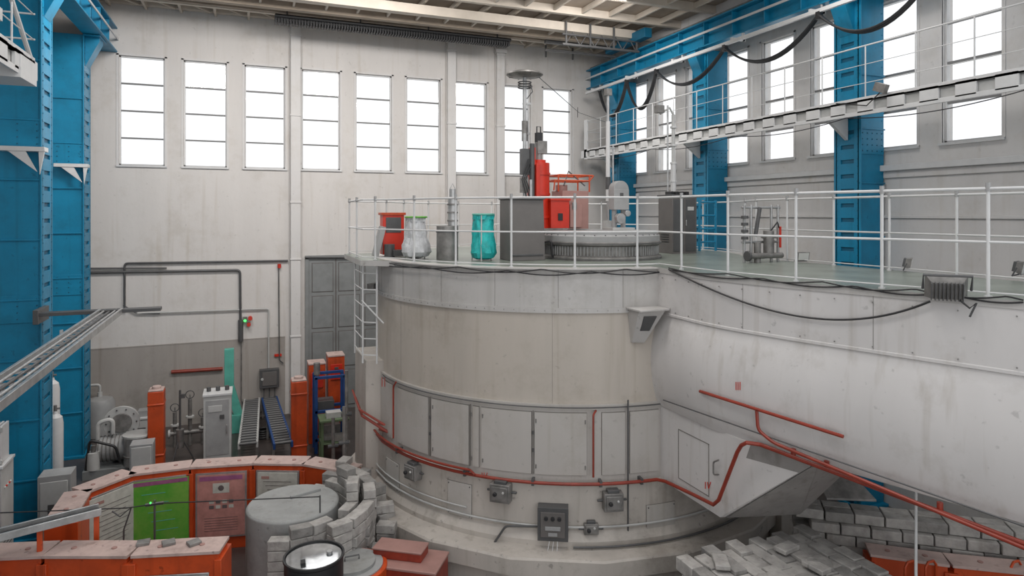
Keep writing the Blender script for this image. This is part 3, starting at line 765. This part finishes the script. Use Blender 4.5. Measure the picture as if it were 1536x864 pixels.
c.cyl('dark',(x-.15,y-.05,ZP+.45),(x-.05,y-.05,ZP+.95),.035,seg=10); c.cyl('red',(x+.36,y-.1,ZP+.25),(x+.36,y-.1,ZP+.62),.02,seg=10)
for k in range(4): c.cyl('dark',(x-.38,y-.05,ZP+.4+.12*k),(x-.38,y-.05,ZP+.45+.12*k),.06,seg=12)
c.cyl('dsteel',(x+.1,y-.1,ZP+.15),(x+.1,y-.1,ZP+.55),.09,seg=12); c.cyl('dsteel',(x-.05,y-.1,ZP+.45),(x+.3,y-.1,ZP+.45),.035,seg=10)
c.tube('black',[(x+.1,y-.1,ZP+.5),(x+.2,y-.2,ZP+.7),(x+.33,y-.1,ZP+.6)],.014,6)
c.done()
x,y=plan(1060,14.9)
c=O('blue_ladder_frame')
for dx in (-.2,.25): c.cyl('blue',(x+dx,y,ZP-.3),(x+dx,y,ZP+1.15),.03,seg=8)
for k in range(4): c.cyl('blue',(x-.2,y,ZP+.2+.3*k),(x+.25,y,ZP+.2+.3*k),.02,seg=8)
c.done()
def bag(px,z,r,h,m,rimc,flare=1.0):
    x,y=plan(px,z); b=O('waste_bag_stand')
    seg=44;prof=[(r*.55,0),(r*.9*flare,.03),(r*1.08*flare,h*.15),(r*1.02*flare,h*.32),(r*.9,h*.5),(r*.94,h*.62),(r*.86/flare,h*.8),(r*.82/flare,h*.97),(r*.9/flare,h),(r*.88/flare,h*.9)]
    vs=[]
    for j,(rr,zz) in enumerate(prof):
        for i in range(seg):
            a=PI2*i/seg; q=rr*(1+.06*math.sin(a*5+j*1.3)+.05*math.sin(a*11+j*1.7)+.02*math.sin(a*17-j)); vs.append((x+q*math.cos(a),y+q*math.sin(a),ZP+.02+zz))
    fs=[(j*seg+i,j*seg+(i+1)%seg,(j+1)*seg+(i+1)%seg,(j+1)*seg+i) for j in range(len(prof)-1) for i in range(seg)]+[tuple(range(seg))[::-1]]
    b.faces(vs,fs,m)
    b.tube(rimc,[(x+r*.9*math.cos(PI2*i/24),y+r*.9*math.sin(PI2*i/24),ZP+.03+h) for i in range(24)],.018,6,closed=True)
    for a in (.5,2.6,4.2): b.cyl('lgrey',(x+r*1.0*math.cos(a),y+r*1.0*math.sin(a),ZP),(x+r*.9*math.cos(a),y+r*.9*math.sin(a),ZP+h+.03),.012,seg=6)
    b.lathe('dark',(x,y),[(r*.7,ZP+.02+h*.9),(.01,ZP+.02+h*.88)],20,False)
    b.done()
bag(725,11.9,.21,.8,'teal','mint'); bag(624,12.35,.22,.75,'bag','green',1.12)
x,y=plan(671,12.1)
c=O('shielded_cask',.006); c.cyl('dsteel',(x,y,ZP),(x,y,ZP+.62),.2,seg=28); c.cyl('dark',(x,y,ZP+.5),(x,y,ZP+.53),.21,seg=28); c.cyl('steel',(x+.1,y,ZP+.62),(x+.1,y,ZP+1.15),.085,seg=20); c.cyl('steel',(x+.1,y,ZP+1.15),(x+.1,y,ZP+1.3),.06,seg=16); c.tube('steel',[(x+.05,y,ZP+1.3),(x+.1,y,ZP+1.4),(x+.15,y,ZP+1.3)],.01,6)
for k in range(3): c.cyl('dsteel',(x+.1,y,ZP+.7+.15*k),(x+.1,y,ZP+.73+.15*k),.1,seg=20)
c.done()
x,y=plan(588,13.1)
c=O('fire_box',.01); c.ob('red',(x,y,ZP+.45),(.42,.3,.82)); c.ob('orange',(x,y,ZP+.84),(.48,.36,.05)); c.ob('dark',(x,y-.155,ZP+.62),(.3,.01,.3)); c.cyl('dark',(x-.1,y-.25,ZP),(x-.1,y-.25,ZP+.25),.1); c.ob('dark',(x+.2,y-.28,ZP+.08),(.5,.2,.12)); c.ob('grey',(x-.28,y-.1,ZP+.3),(.1,.25,.6),ry=.25); c.done()
def flood(px,py,z,s,tilt=0.3,rz=0.4,zoff=None):
    x,y=plan(px,z); zc=hgt(py,z)
    if zoff is not None: zc=zoff
    b=O('floodlight',.004)
    R=Matrix.Rotation(rz,3,'Z')@Matrix.Rotation(tilt,3,'X')
    def T(a): return Vector((x,y,zc))+R@Vector(a)
    k=s
    b.hull('dsteel',[T((i*.5*k,-.22*k,j*.34*k)) for i in (-1,1) for j in (-1,1)]+[T((i*.36*k,.12*k,j*.24*k)) for i in (-1,1) for j in (-1,1)])
    b.hull('lens',[T((i*.44*k,-.232*k,j*.29*k)) for i in (-1,1) for j in (-1,1)]+[T((i*.44*k,-.2*k,j*.29*k)) for i in (-1,1) for j in (-1,1)])
    for i in range(9):
        u=(-.36+.09*i)*k; b.hull('dark',[T((u+d,v,ww)) for d in (-.012*k,.012*k) for v in (0,.22*k) for ww in (-.25*k,.25*k)])
    b.tube('dark',[T((-.55*k,0,0)),T((-.55*k,.1*k,-.45*k)),T((.55*k,.1*k,-.45*k)),T((.55*k,0,0))],.04*k,6)
    b.done(); return (x,y,zc)
p=WS(1420,436,.14); fz=depth(p.x,p.y)
fx=flood(1420,434,fz,.38,rad(200),rad(-50))
c=O('floodlight_cable'); c.tube('black',[(fx[0]+.05,fx[1]-.1,fx[2]-.1),(fx[0]+.05,fx[1]-.2,fx[2]-.17),(fx[0]+.12,fx[1]-.22,fx[2]-.12),(fx[0]+.02,fx[1]-.22,fx[2]-.25)],.010,6); c.done()
flood(1361,0,9.6,.24,.2,.6,ZP+.13); flood(1203,0,11.3,.22,.2,-.2,ZP+.12); flood(1530,0,8.6,.26,.2,.3,ZP+.15)
# ------------------------------------------------------------ ORANGE SHIELD RING
def seg(o,p,q,th,h,z0=0,side='orange',gap=.03):
    p=Vector(p);q=Vector(q);d=(q-p);l=d.length;d.normalize();n_=Vector((-d.y,d.x)); p=p+d*gap; q=q-d*gap
    c=[p-n_*th/2,q-n_*th/2,q+n_*th/2,p+n_*th/2]
    o.prism(side,[(v.x,v.y) for v in c],z0,h-.04)
    c=[p-n_*(th/2+.02)-d*.02,q-n_*(th/2+.02)+d*.02,q+n_*(th/2+.02)+d*.02,p+n_*(th/2+.02)-d*.02]
    o.prism('pink',[(v.x,v.y) for v in c],h-.04,h)
    for t in (.25,.75):
        m=p+(q-p)*t; o.cyl('salmon',(m.x,m.y,h),(m.x,m.y,h+.012),.035,seg=12)
    for e in (p,q): o.ob('orange',(e.x,e.y,(z0+h)/2-.05),(.09,th+.07,h-z0-.12),rz=math.atan2(d.y,d.x))
H=1.5
far=[G(92,775,H),G(118,735,H),G(195,706,H),G(288,695,H),G(384,689,H),G(462,690,H),G(535,702,H)]
o=O('shield_ring',.012)
for a,b in zip(far[:-1],far[1:]): seg(o,a,b,.36,H)
o.done()
near=[G(-60,828,H),G(78,822,H),G(205,822,H),G(338,815,H)]
o=O('shield_ring',.012)
for a,b in zip(near[:-1],near[1:]): seg(o,a,b,.38,H)
for i in range(3):
    p=G(215+38*i,816,H); o.ob('dsteel',(p[0],p[1],H+.02),(.16,.14,.04),rz=.2*i)
for a,b in zip(near[:-1],near[1:]):
    A=Vector(a);B_=Vector(b);d_=(B_-A).normalized();n_=Vector((d_.y,-d_.x)); m=(A+B_)/2+n_*.21
    o.ob('steel',(m.x,m.y,.75),((B_-A).length*.75,.02,.95),rz=math.atan2(d_.y,d_.x)); m=m+n_*.012
    o.ob('paper',(m.x,m.y,.75),((B_-A).length*.7,.01,.88),rz=math.atan2(d_.y,d_.x))
o.done()
def poster(i,m,w,h,kind,zc=.85):
    A=Vector(far[i]);B_=Vector(far[i+1]);d_=(B_-A).normalized();n_=Vector((d_.y,-d_.x)); mid=(A+B_)/2+n_*.20; rz=math.atan2(d_.y,d_.x)
    o=O('notice_board',.003)
    def at(u,v,dn): q=mid+d_*u+n_*dn; return (q.x,q.y,zc+v)
    o.ob('steel',at(0,0,.0),(w+.06,.03,h+.06),rz=rz); o.ob(m,at(0,0,.018),(w,.012,h),rz=rz)
    if kind=='g':
        o.ob('purple',at(0,h*.46,.026),(w*.96,.004,h*.06),rz=rz)
        for k in range(5): o.ob('mint',at(-w*.1+.05*k,h*.3-h*.14*k,.026),(w*.4,.004,.012),rz=rz)
    elif kind=='p':
        o.ob('purple',at(0,h*.44,.026),(w*.9,.004,h*.07),rz=rz)
        o.ob('paper',at(-w*.0,h*.28,.026),(w*.35,.004,h*.16),rz=rz); o.cyl('ink',at(0,h*.28,.027),at(0,h*.28,.03),.05,seg=14)
        for k in range(4):
            for j in range(2): o.ob('ink' if (k+j)%2 else 'paper',at(-w*.2+.11*k,h*.06-.09*j,.026),(.08,.004,.06),rz=rz)
        for k in range(6): o.ob('ink',at(0,-h*.2-.045*k,.026),(w*.7,.004,.006),rz=rz)
    else:
        for k in range(9): o.ob('ink',at(0,h*.32-h*.08*k,.026),(w*(.7-.1*(k%3)),.004,.008),rz=rz)
        o.ob('salmon',at(-w*.3,h*.4,.026),(w*.2,.004,.05),rz=rz)
    o.done()
poster(1,'paper',.85,1.0,'w',.85); poster(2,'green',.92,1.15,'g',.78); poster(3,'pposter',.8,1.1,'p',.8); poster(4,'paper',.72,.9,'w',.9)
o=O('shield_ring',.012)
rr_=[G(1300,822,1.3),G(1420,838,1.3),G(1620,858,1.3)]
for a,b in zip(rr_[:-1],rr_[1:]): seg(o,a,b,.3,1.3)
for px in (1345,1375,1500):
    p=G(px,838,1.3); o.tube('orange',[(p[0]-.10,p[1]-.2,1.0),(p[0]-.10,p[1]-.2,1.30),(p[0]-.05,p[1]-.2,1.36),(p[0]+.05,p[1]-.2,1.36),(p[0]+.10,p[1]-.2,1.30),(p[0]+.10,p[1]-.2,1.0)],.018,8)
o.done()
# ------------------------------------------------------------ BLOCKS
def brick(o,x,y,z,rz=0,sz=(.38,.19,.14),m=None):
    o.ob(m or random.choice(['brick','brick','brick2']),(x,y,z+sz[2]/2),sz,rz=rz,rx=random.uniform(-.015,.015))
o=O('concrete_block_paving',.01)
o.box('conc',5.15,7.25,5.0,7.0,0,1.38)
for i in range(11):
    for j in range(6):
        x=5.15+.1+i*.198; y=5.15+j*.34+(.0 if i%2 else .12)
        if y>7.1: continue
        brick(o,x,y,1.38+random.uniform(0,.06),math.pi/2+random.uniform(-.06,.06),(.33,.185,.17))
for k in range(7): brick(o,5.3+random.random()*1.6,5.5+random.random()*1.3,1.60,random.uniform(0,3),(.30,.18,.06))
o.done()
o=O('concrete_block_wall',.01)
A=Vector(G(1215,762,1.62));B_=Vector(G(1600,806,1.62)); d_=(B_-A).normalized(); n_=Vector((-d_.y,d_.x)); Lg=(B_-A).length
rz=math.atan2(d_.y,d_.x)
for lay in range(11):
    for r_ in range(3 if lay<10 else 2):
        u=(lay%2)*.2
        while u<Lg:
            q=A+d_*u+n_*(r_*.2+(.1 if lay>=10 else 0))+n_*random.uniform(-.02,.02)
            if random.random()>.06 or lay<9: brick(o,q.x,q.y,lay*.146,rz+random.uniform(-.02,.02))
            u+=.4
o.done()
x,y=plan(440,10.4)
o=O('round_concrete_plug',.01)
o.lathe('conc',(x,y),[(.70,0),(.70,1.42),(.67,1.45),(.02,1.45)],48); o.ob('conc',(x+.2,y+.2,1.47),(.5,.05,.05),rz=.3); o.done()
o=O('concrete_block_pile',.01)
for i in range(10):
    a=rad(-105+i*18)
    for k in range(9+(i%3>0)+(2 if 4<i<8 else 0)): brick(o,x+.92*math.cos(a),y+.92*math.sin(a),.147*k,a+math.pi/2+random.uniform(-.1,.1),(.31,.18,.14))
for i in range(8):
    a=rad(-60+i*16)
    for k in range(9+(2 if 2<i<7 else 1)): brick(o,x+1.17*math.cos(a),y+1.17*math.sin(a),.147*k,a+math.pi/2+random.uniform(-.2,.2),(.33,.19,.14))
for i in range(6):
    a=rad(-30+i*16)
    for k in range(6+i): brick(o,x+1.45*math.cos(a),y+1.45*math.sin(a),.147*k,a+random.uniform(-.4,.4),(.30,.19,.14))
o.done()
x,y=plan(471,8.75)
o=O('steel_barrel'); prof=[(.37,0),(.38,.02),(.38,.5),(.40,.53),(.38,.56),(.38,1.0),(.40,1.03),(.38,1.06),(.38,1.42),(.395,1.44),(.395,1.47),(.37,1.47),(.365,1.44),(.02,1.44)]
o.lathe('black',(x,y),prof,40); o.cyl('mirror',(x,y,1.435),(x,y,1.45),.355,seg=40); o.cyl('steel',(x+.2,y,1.45),(x+.2,y,1.48),.04); o.box('black',x-.18,x-.12,y-.2,y-.1,1.45,1.48); o.done()
x,y=plan(528,9.5)
o=O('round_pit_cover',.01); o.lathe('orange',(x,y),[(.50,0),(.50,.92),(.46,.94),(.44,.93)],40); o.lathe('grey',(x,y),[(.44,.90),(.44,.95),(.02,.96)],40,True); o.lathe('conc',(x-.02,y),[(.35,.95),(.35,1.0),(.02,1.0)],32); o.tube('dark',[(x-.1,y,1.0),(x-.1,y,1.06),(x+.1,y,1.06),(x+.1,y,1.0)],.012,6); o.done()
x,y=plan(612,9.75)
o=O('shielding_case',.012)
o.ob('pipe',(x,y,.43),(1.05,.6,.86),rz=-.6); o.ob('salmon',(x,y,.88),(1.08,.63,.04),rz=-.6)
o.ob('pipe',(x-.08,y+.12,.96),(.75,.32,.12),rz=-.6); o.ob('salmon',(x-.08,y+.12,1.035),(.77,.34,.03),rz=-.6); o.ob('dark',(x+.25,y-.35,.6),(.5,.02,.1),rz=-.6); o.done()
# ------------------------------------------------------------ FLOOR EQUIPMENT
def post_orange(px,py_top,py_floor,w,dp):
    x,y=G(px,py_floor,0); z=depth(x,y); h=hgt(py_top,z)
    o=O('orange_shield_post',.015); o.ob('orange',(x,y,h/2),(w,dp,h)); o.ob('pink',(x,y,h+.02),(w*.95,dp*.95,.04)); o.cyl('pink',(x,y,h),(x,y,h+.1),w*.3,seg=14)
    for zz in (.4,h-.3): o.ob('orange',(x,y,zz),(w*1.06,dp*1.06,.05))
    o.done()
post_orange(235,585,705,.33,.4); post_orange(448,570,690,.36,.4)
x,y=G(178,706,0)
o=O('pump_unit',.006)
o.ob('dgrey',(x,y,.1),(1.3,.8,.2)); o.cyl('grey',(x-.4,y,.55),(x+.15,y,.55),.28,seg=24); o.cyl('lgrey',(x+.15,y,.55),(x+.3,y,.55),.34,seg=28)
o.cyl('grey',(x+.05,y+.38,1.05),(x+.05,y+.1,1.1),.34,seg=28); o.cyl('lgrey',(x+.05,y+.1,1.1),(x+.05,y+.05,1.1),.38,seg=28); o.cyl('dsteel',(x+.05,y+.05,1.1),(x+.05,y+.0,1.1),.22,seg=20); o.box('grey',x-.15,x+.25,y+.1,y+.38,.2,1.0)
for k in range(10):
    a=PI2*k/10; o.cyl('dark',(x+.05+.31*math.cos(a),y+.05,1.1+.31*math.sin(a)),(x+.05+.31*math.cos(a),y+.03,1.1+.31*math.sin(a)),.02,seg=6)
o.cyl('steel',(x+.42,y-.25,.2),(x+.42,y-.25,.85),.28,seg=28); o.cyl('lgrey',(x+.42,y-.25,.85),(x+.42,y-.25,.9),.31,seg=28); o.cyl('dsteel',(x+.42,y-.25,.4),(x+.42,y-.25,.44),.3,seg=28)
o.pipe('lgrey',[(x-.4,y-.1,.8),(x-.4,y-.1,1.2),(x-.1,y-.1,1.25),(x-.1,y-.1,.9)],.05); o.pipe('black',[(x-.6,y-.3,.2),(x-.5,y-.4,.9),(x,y-.4,.7),(x+.1,y-.4,.3)],.03)
o.cyl('lgrey',(x-.45,y-.3,.2),(x-.45,y-.3,.6),.13,seg=16); o.cyl('dsteel',(x-.45,y-.3,.6),(x-.45,y-.3,.75),.05,seg=12)
for k in range(6): o.cyl('dsteel',(x-.38+.08*k,y,.55),(x-.36+.08*k,y,.55),.3,seg=24)
o.done()
x,y=G(327,695,0)
o=O('control_cabinet',.01); o.ob('lgrey',(x,y,.85),(.6,.6,1.7)); o.ob('white',(x,y,1.72),(.64,.64,.05)); o.ob('grey',(x,y-.305,.95),(.5,.012,1.3)); o.ob('lgrey',(x-.05,y-.315,1.4),(.3,.01,.15)); o.ob('dark',(x+.1,y-.32,1.2),(.1,.02,.1)); o.ob('steel',(x+.2,y-.32,.9),(.03,.02,.2))
for k in range(3): o.cyl('dark',(x-.2+.2*k,y,1.75),(x-.2+.2*k,y,1.85),.05)
o.done()
for px0 in (362,400):
    o=O('roller_track',.004)
    a=Vector(G(378 if px0<380 else 385,626,0)); b=Vector(G(372 if px0<380 else 425,700,0)); 
    if px0>380: a=a+Vector((.35,0))
    d_=(b-a);l=d_.length;d_.normalize();n_=Vector((-d_.y,d_.x)); rz=math.atan2(d_.y,d_.x)
    for s in (-.2,.2):
        q=(a+b)/2+n_*s; o.ob('lgrey' if px0<380 else 'navy',(q.x,q.y,.5),(l,.05,.14),rz=rz)
    k=0
    while k<l:
        q=a+d_*k; p0=q-n_*.19; p1=q+n_*.19; o.cyl('dark',(p0.x,p0.y,.54),(p1.x,p1.y,.54),.04,seg=10); k+=.2
    for t in (.05,.5,.95):
        for s in (-.2,.2): q=a+d_*l*t+n_*s; o.box('dsteel',q.x-.03,q.x+.03,q.y-.03,q.y+.03,0,.45)
    o.done()
o=O('mint_pipe_stand',.008); x,y=BW(345,560,1.2).x,YB-1.2
o.box('mint',x-.14,x+.1,y-.1,y+.1,1.3,2.3); o.hull('mint',[(x-.14,y-.1,1.3),(x+.1,y-.1,1.3),(x+.1,y+.1,1.3),(x-.14,y+.1,1.3),(x+.1,y-.1,.5),(x+.32,y-.1,.5),(x+.32,y+.1,.5),(x+.1,y+.1,.5)]); o.box('mint',x-.02,x+.4,y-.15,y+.15,0,.5); o.done()
# extra plant between the pump and the cabinet
x,y=G(285,668,0)
o=O('valve_manifold',.004)
for dx,hh in ((-.35,.9),(0,1.2),(.3,.7)):
    o.cyl('dsteel',(x+dx,y,0),(x+dx,y,hh),.05,seg=12); o.cyl('lgrey',(x+dx,y,hh*.6),(x+dx,y,hh*.6+.05),.1,seg=16)
    o.tube('dark',[(x+dx+.1*math.cos(PI2*i/14),y-.02,hh+.12+.1*math.sin(PI2*i/14)) for i in range(14)],.012,6,closed=True)
    o.cyl('dsteel',(x+dx,y,hh),(x+dx,y,hh+.12),.02,seg=8)
o.cyl('dsteel',(x-.5,y,.35),(x+.5,y,.35),.06,seg=14); o.cyl('lgrey',(x-.5,y,.35),(x-.45,y,.35),.11,seg=16); o.cyl('lgrey',(x+.45,y,.35),(x+.5,y,.35),.11,seg=16); o.done()
x,y=G(150,655,0)
o=O('steel_tank',.006); o.lathe('grey',(x,y),[(.3,0),(.36,.05),(.36,.9),(.30,1.02),(.1,1.08),(.02,1.08)],28); o.cyl('lgrey',(x,y,1.05),(x,y,1.2),.06,seg=12); o.pipe('lgrey',[(x,y,1.2),(x,y,1.4),(x-.5,y,1.4),(x-.5,y,0)],.035); o.done()
x,y=G(214,662,0)
o=O('white_crate',.01); o.ob('lgrey',(x,y,.32),(.5,.45,.64)); o.ob('white',(x,y,.66),(.54,.49,.05)); o.ob('dark',(x,y-.23,.4),(.2,.012,.05)); o.ob('grey',(x+.05,y,.76),(.3,.3,.16)); o.done()
x,y=G(395,655,0)
o=O('hose_reel'); 
for k in range(4): o.tube('black',[(x+(.25-.03*k)*math.cos(PI2*i/20),y+(.25-.03*k)*math.sin(PI2*i/20),.04+.05*k) for i in range(20)],.025,6,closed=True)
o.done()
o=O('vertical_service_pipes'); 
for (xx,yy,hh) in ((1.72,12.9,2.3),(1.82,13.3,2.9),(1.6,13.6,1.9)):
    o.cyl('dsteel',(xx,yy,0),(xx,yy,hh),.035,seg=10); o.cyl('lgrey',(xx,yy,hh*.5),(xx,yy,hh*.5+.05),.07,seg=12); o.cyl('dark',(xx-.1,yy,hh*.7),(xx+.1,yy,hh*.7),.04,seg=10)
o.cyl('dsteel',(1.55,12.4,0),(1.55,12.4,1.2),.14,seg=18); o.cyl('lgrey',(1.55,12.4,1.2),(1.55,12.4,1.25),.17,seg=18); o.done()
x,y=G(500,690,0)
for dx,dy,hh in ((-.25,1.6,2.05),(.25,1.7,2.2)):
    o=O('orange_case',.015)
    o.ob('orange',(x+dx,y+dy,hh/2),(.42,.5,hh)); o.ob('pink',(x+dx,y+dy,hh+.02),(.44,.52,.04)); o.ob('red',(x+dx,y+dy-.26,hh-.4),(.3,.02,.4)); o.ob('dark',(x+dx,y+dy-.275,hh-.3),(.1,.01,.06))
    o.done()
o=O('blue_storage_rack',.005)
for dx in (-.35,.35):
    for dy in (.6,1.1): o.box('navy',x+dx-.04,x+dx+.04,y+dy-.04,y+dy+.04,0,1.9)
for zz in (.3,1.0,1.85): o.box('navy',x-.38,x+.38,y+.56,y+.62,zz,zz+.07).box('navy',x-.38,x+.38,y+1.08,y+1.14,zz,zz+.07)
o.ob('dark',(x-.1,y+.85,1.15),(.4,.4,.25)); o.ob('dsteel',(x,y+.85,.5),(.5,.4,.3)); o.cyl('dsteel',(x-.3,y+.9,1.9),(x-.3,y+.9,2.2),.08); o.done()
o=O('green_workbench',.005)
for dx in (-.28,.28):
    for dy in (-.2,.3): o.box('dkgreen',x+dx-.03,x+dx+.03,y+dy-.03,y+dy+.03,0,1.0)
o.box('dkgreen',x-.34,x+.34,y-.26,y+.36,1.0,1.05).box('dkgreen',x-.3,x+.3,y-.2,y+.3,.45,.48)
o.ob('lgrey',(x,y,1.12),(.35,.25,.14)); o.ob('brick',(x+.1,y,.55),(.3,.2,.14)); o.ob('brick2',(x-.12,y+.1,.55),(.2,.2,.12)); o.done()
o=O('power_cabinet',.012); X0,Y0=-4.05,13.3
o.box('lgrey',X0-.4,X0+.35,Y0-.3,Y0+.3,0,1.85).box('grey',X0-.35,X0+.3,Y0-.315,Y0-.3,.1,1.75).box('dark',X0-.0,X0+.15,Y0-.33,Y0-.31,.9,1.0).box('white',X0-.42,X0+.37,Y0-.32,Y0+.32,1.85,1.89)
for k in range(8): o.box('dark',X0+.35,X0+.355,Y0-.2,Y0+.2,.3+.06*k,.32+.06*k)
for k in range(5): o.cyl('red' if k%2 else 'lens',(X0+.35,Y0-.15+.07*k,1.5),(X0+.37,Y0-.15+.07*k,1.5),.018,seg=8)
o.done()
o=O('finned_radiator',.004); 
for k in range(12): o.box('white',X0-.38+.06*k,X0-.345+.06*k,Y0-.2,Y0+.2,1.9,2.5)
o.box('lgrey',X0-.38,X0+.34,Y0-.22,Y0-.18,2.42,2.5).box('lgrey',X0-.38,X0+.34,Y0-.22,Y0-.18,1.9,1.97); o.done()
for k,(xx,yy,hh) in enumerate(((-3.75,16.2,2.6),(-3.6,15.8,2.0))):
    o=O('white_gas_cylinder'); o.lathe('white',(xx,yy),[(.13,0),(.14,.03),(.14,hh-.25),(.12,hh-.12),(.05,hh-.05),(.04,hh)],24); o.cyl('dsteel',(xx,yy,hh),(xx,yy,hh+.12),.03,seg=10); o.cyl('dsteel',(xx,yy,hh+.05),(xx+.08,yy,hh+.05),.02,seg=8); o.done()
o=O('lower_cabinet',.01); o.box('grey',-3.46,-2.95,14.0,14.4,0,1.3).box('lgrey',-3.42,-3.0,13.985,14.0,.1,1.2).box('dark',-3.3,-3.2,13.97,13.985,.6,.8); o.done()
o=O('waste_bin'); o.lathe('dark',(-2.8,13.5),[(.2,0),(.25,.85),(.26,.9),(.23,.9)],24); o.lathe('green',(-2.8,13.5),[(.27,.88),(.27,.93),(.24,.93)],24,False); o.done()
o=O('tool_locker',.01)
o.box('grey',-2.35,-1.9,16.2,16.6,0,1.0).box('lgrey',-2.32,-1.93,16.18,16.2,.05,.95).box('dark',-2.0,-1.97,16.16,16.18,.4,.55)
o.done()
o=O('tripod_sensor'); x,y=G(270,690,0)
o.cyl('dark',(x,y,.3),(x,y,1.7),.025,seg=8)
for a in (0,2.1,4.2): o.cyl('dark',(x,y,.6),(x+.3*math.cos(a),y+.3*math.sin(a),0),.018,seg=6)
o.cyl('dsteel',(x,y,.3),(x,y,.75),.09,seg=14); o.ob('dark',(x+.05,y,1.55),(.12,.06,.1)); o.done()
o=O('cable_channel',.005)
a=Vector(G(-40,812,1.85)); b=Vector(G(150,764,1.85)); d_=(b-a);l=d_.length;d_.normalize();n_=Vector((-d_.y,d_.x)); m=(a+b)/2; rz=math.atan2(d_.y,d_.x)
for s,zz in ((-.1,1.85),(.1,1.85)): q=m+n_*s; o.ob('steel',(q.x,q.y,zz),(l,.03,.1),rz=rz)
o.ob('steel',(m.x,m.y,1.81),(l,.2,.02),rz=rz)
for s in (-.05,0,.05): q=m+n_*s; o.ob('black',(q.x,q.y,1.84),(l,.03,.03),rz=rz)
for t in (.1,.5,.97):
    q=a+d_*l*t; o.box('orange',q.x-.03,q.x+.03,q.y-.03,q.y+.03,0,1.8)
o.done()
o=O('barrier_wire')
P1=G(-20,770,1.9); P2=G(190,762,1.7); P3=G(240,757,1.7); P4=G(480,745,1.7)
o.tube('black',[(*P1,1.9),(*P2,1.7),(*P3,1.72),(*P4,1.7)],.009,6)
p=G(232,757,1.65); o.cyl('dark',(p[0],p[1],0),(p[0],p[1],1.72),.015,seg=8); o.cyl('dark',(p[0]-.12,p[1],1.66),(p[0]+.12,p[1],1.66),.025,seg=8); o.cyl('glow',(p[0]-.05,p[1]-.03,1.70),(p[0]-.05,p[1]-.05,1.70),.012,seg=8)
p=G(180,765,1.6); o.tube('dark',[(p[0]-.1,p[1],1.6),(p[0],p[1],1.5),(p[0]+.15,p[1],1.62),(p[0]+.05,p[1],1.3),(p[0]+.02,p[1],0)],.012,6)
o.cyl('dark',(P4[0],P4[1],1.46),(P4[0],P4[1],1.72),.012,seg=8)
o.done()
o=O('support_prop'); x,y=plan(1374,7.55); o.cyl('white',(x,y,0),(x,y,3.02),.016,seg=10); o.cyl('white',(x,y,0),(x,y,.03),.08,seg=12); o.done()
# ------------------------------------------------------------ LIGHT
w=bpy.data.worlds.new('overcast'); bpy.context.scene.world=w; w.use_nodes=True
bg=w.node_tree.nodes['Background']; bg.inputs[0].default_value=(.97,.985,1,1); bg.inputs[1].default_value=1.25
for (x,y,en) in ((0,9,150),(5,9,150),(9.5,9,90),(-1.5,14.5,320),(3,14.5,320),(8.5,14.5,220),(3,5,80)):  # unseen fill lights added to brighten the hall; rear ones tilt toward back wall
    l=bpy.data.lights.new('fill_light','AREA'); l.energy=en; l.size=1.6; l.color=(1,.965,.93)
    ob=bpy.data.objects.new('fill_light',l); ob.location=(x,y,11.3); bpy.context.collection.objects.link(ob)
    if y>12: ob.rotation_euler=(rad(32),0,0)
# ------------------------------------------------------------ CAMERA
cam=bpy.data.cameras.new('camera'); cam.sensor_width=36; cam.lens=F/1536*36; cam.shift_y=-(432-HOR)/1536
cam.clip_start=.05
co=bpy.data.objects.new('camera',cam); co.location=(0,0,EYE); co.rotation_euler=(rad(90),0,-YAW); bpy.context.collection.objects.link(co)
bpy.context.scene.camera=co
bpy.context.scene.view_settings.view_transform='Standard'
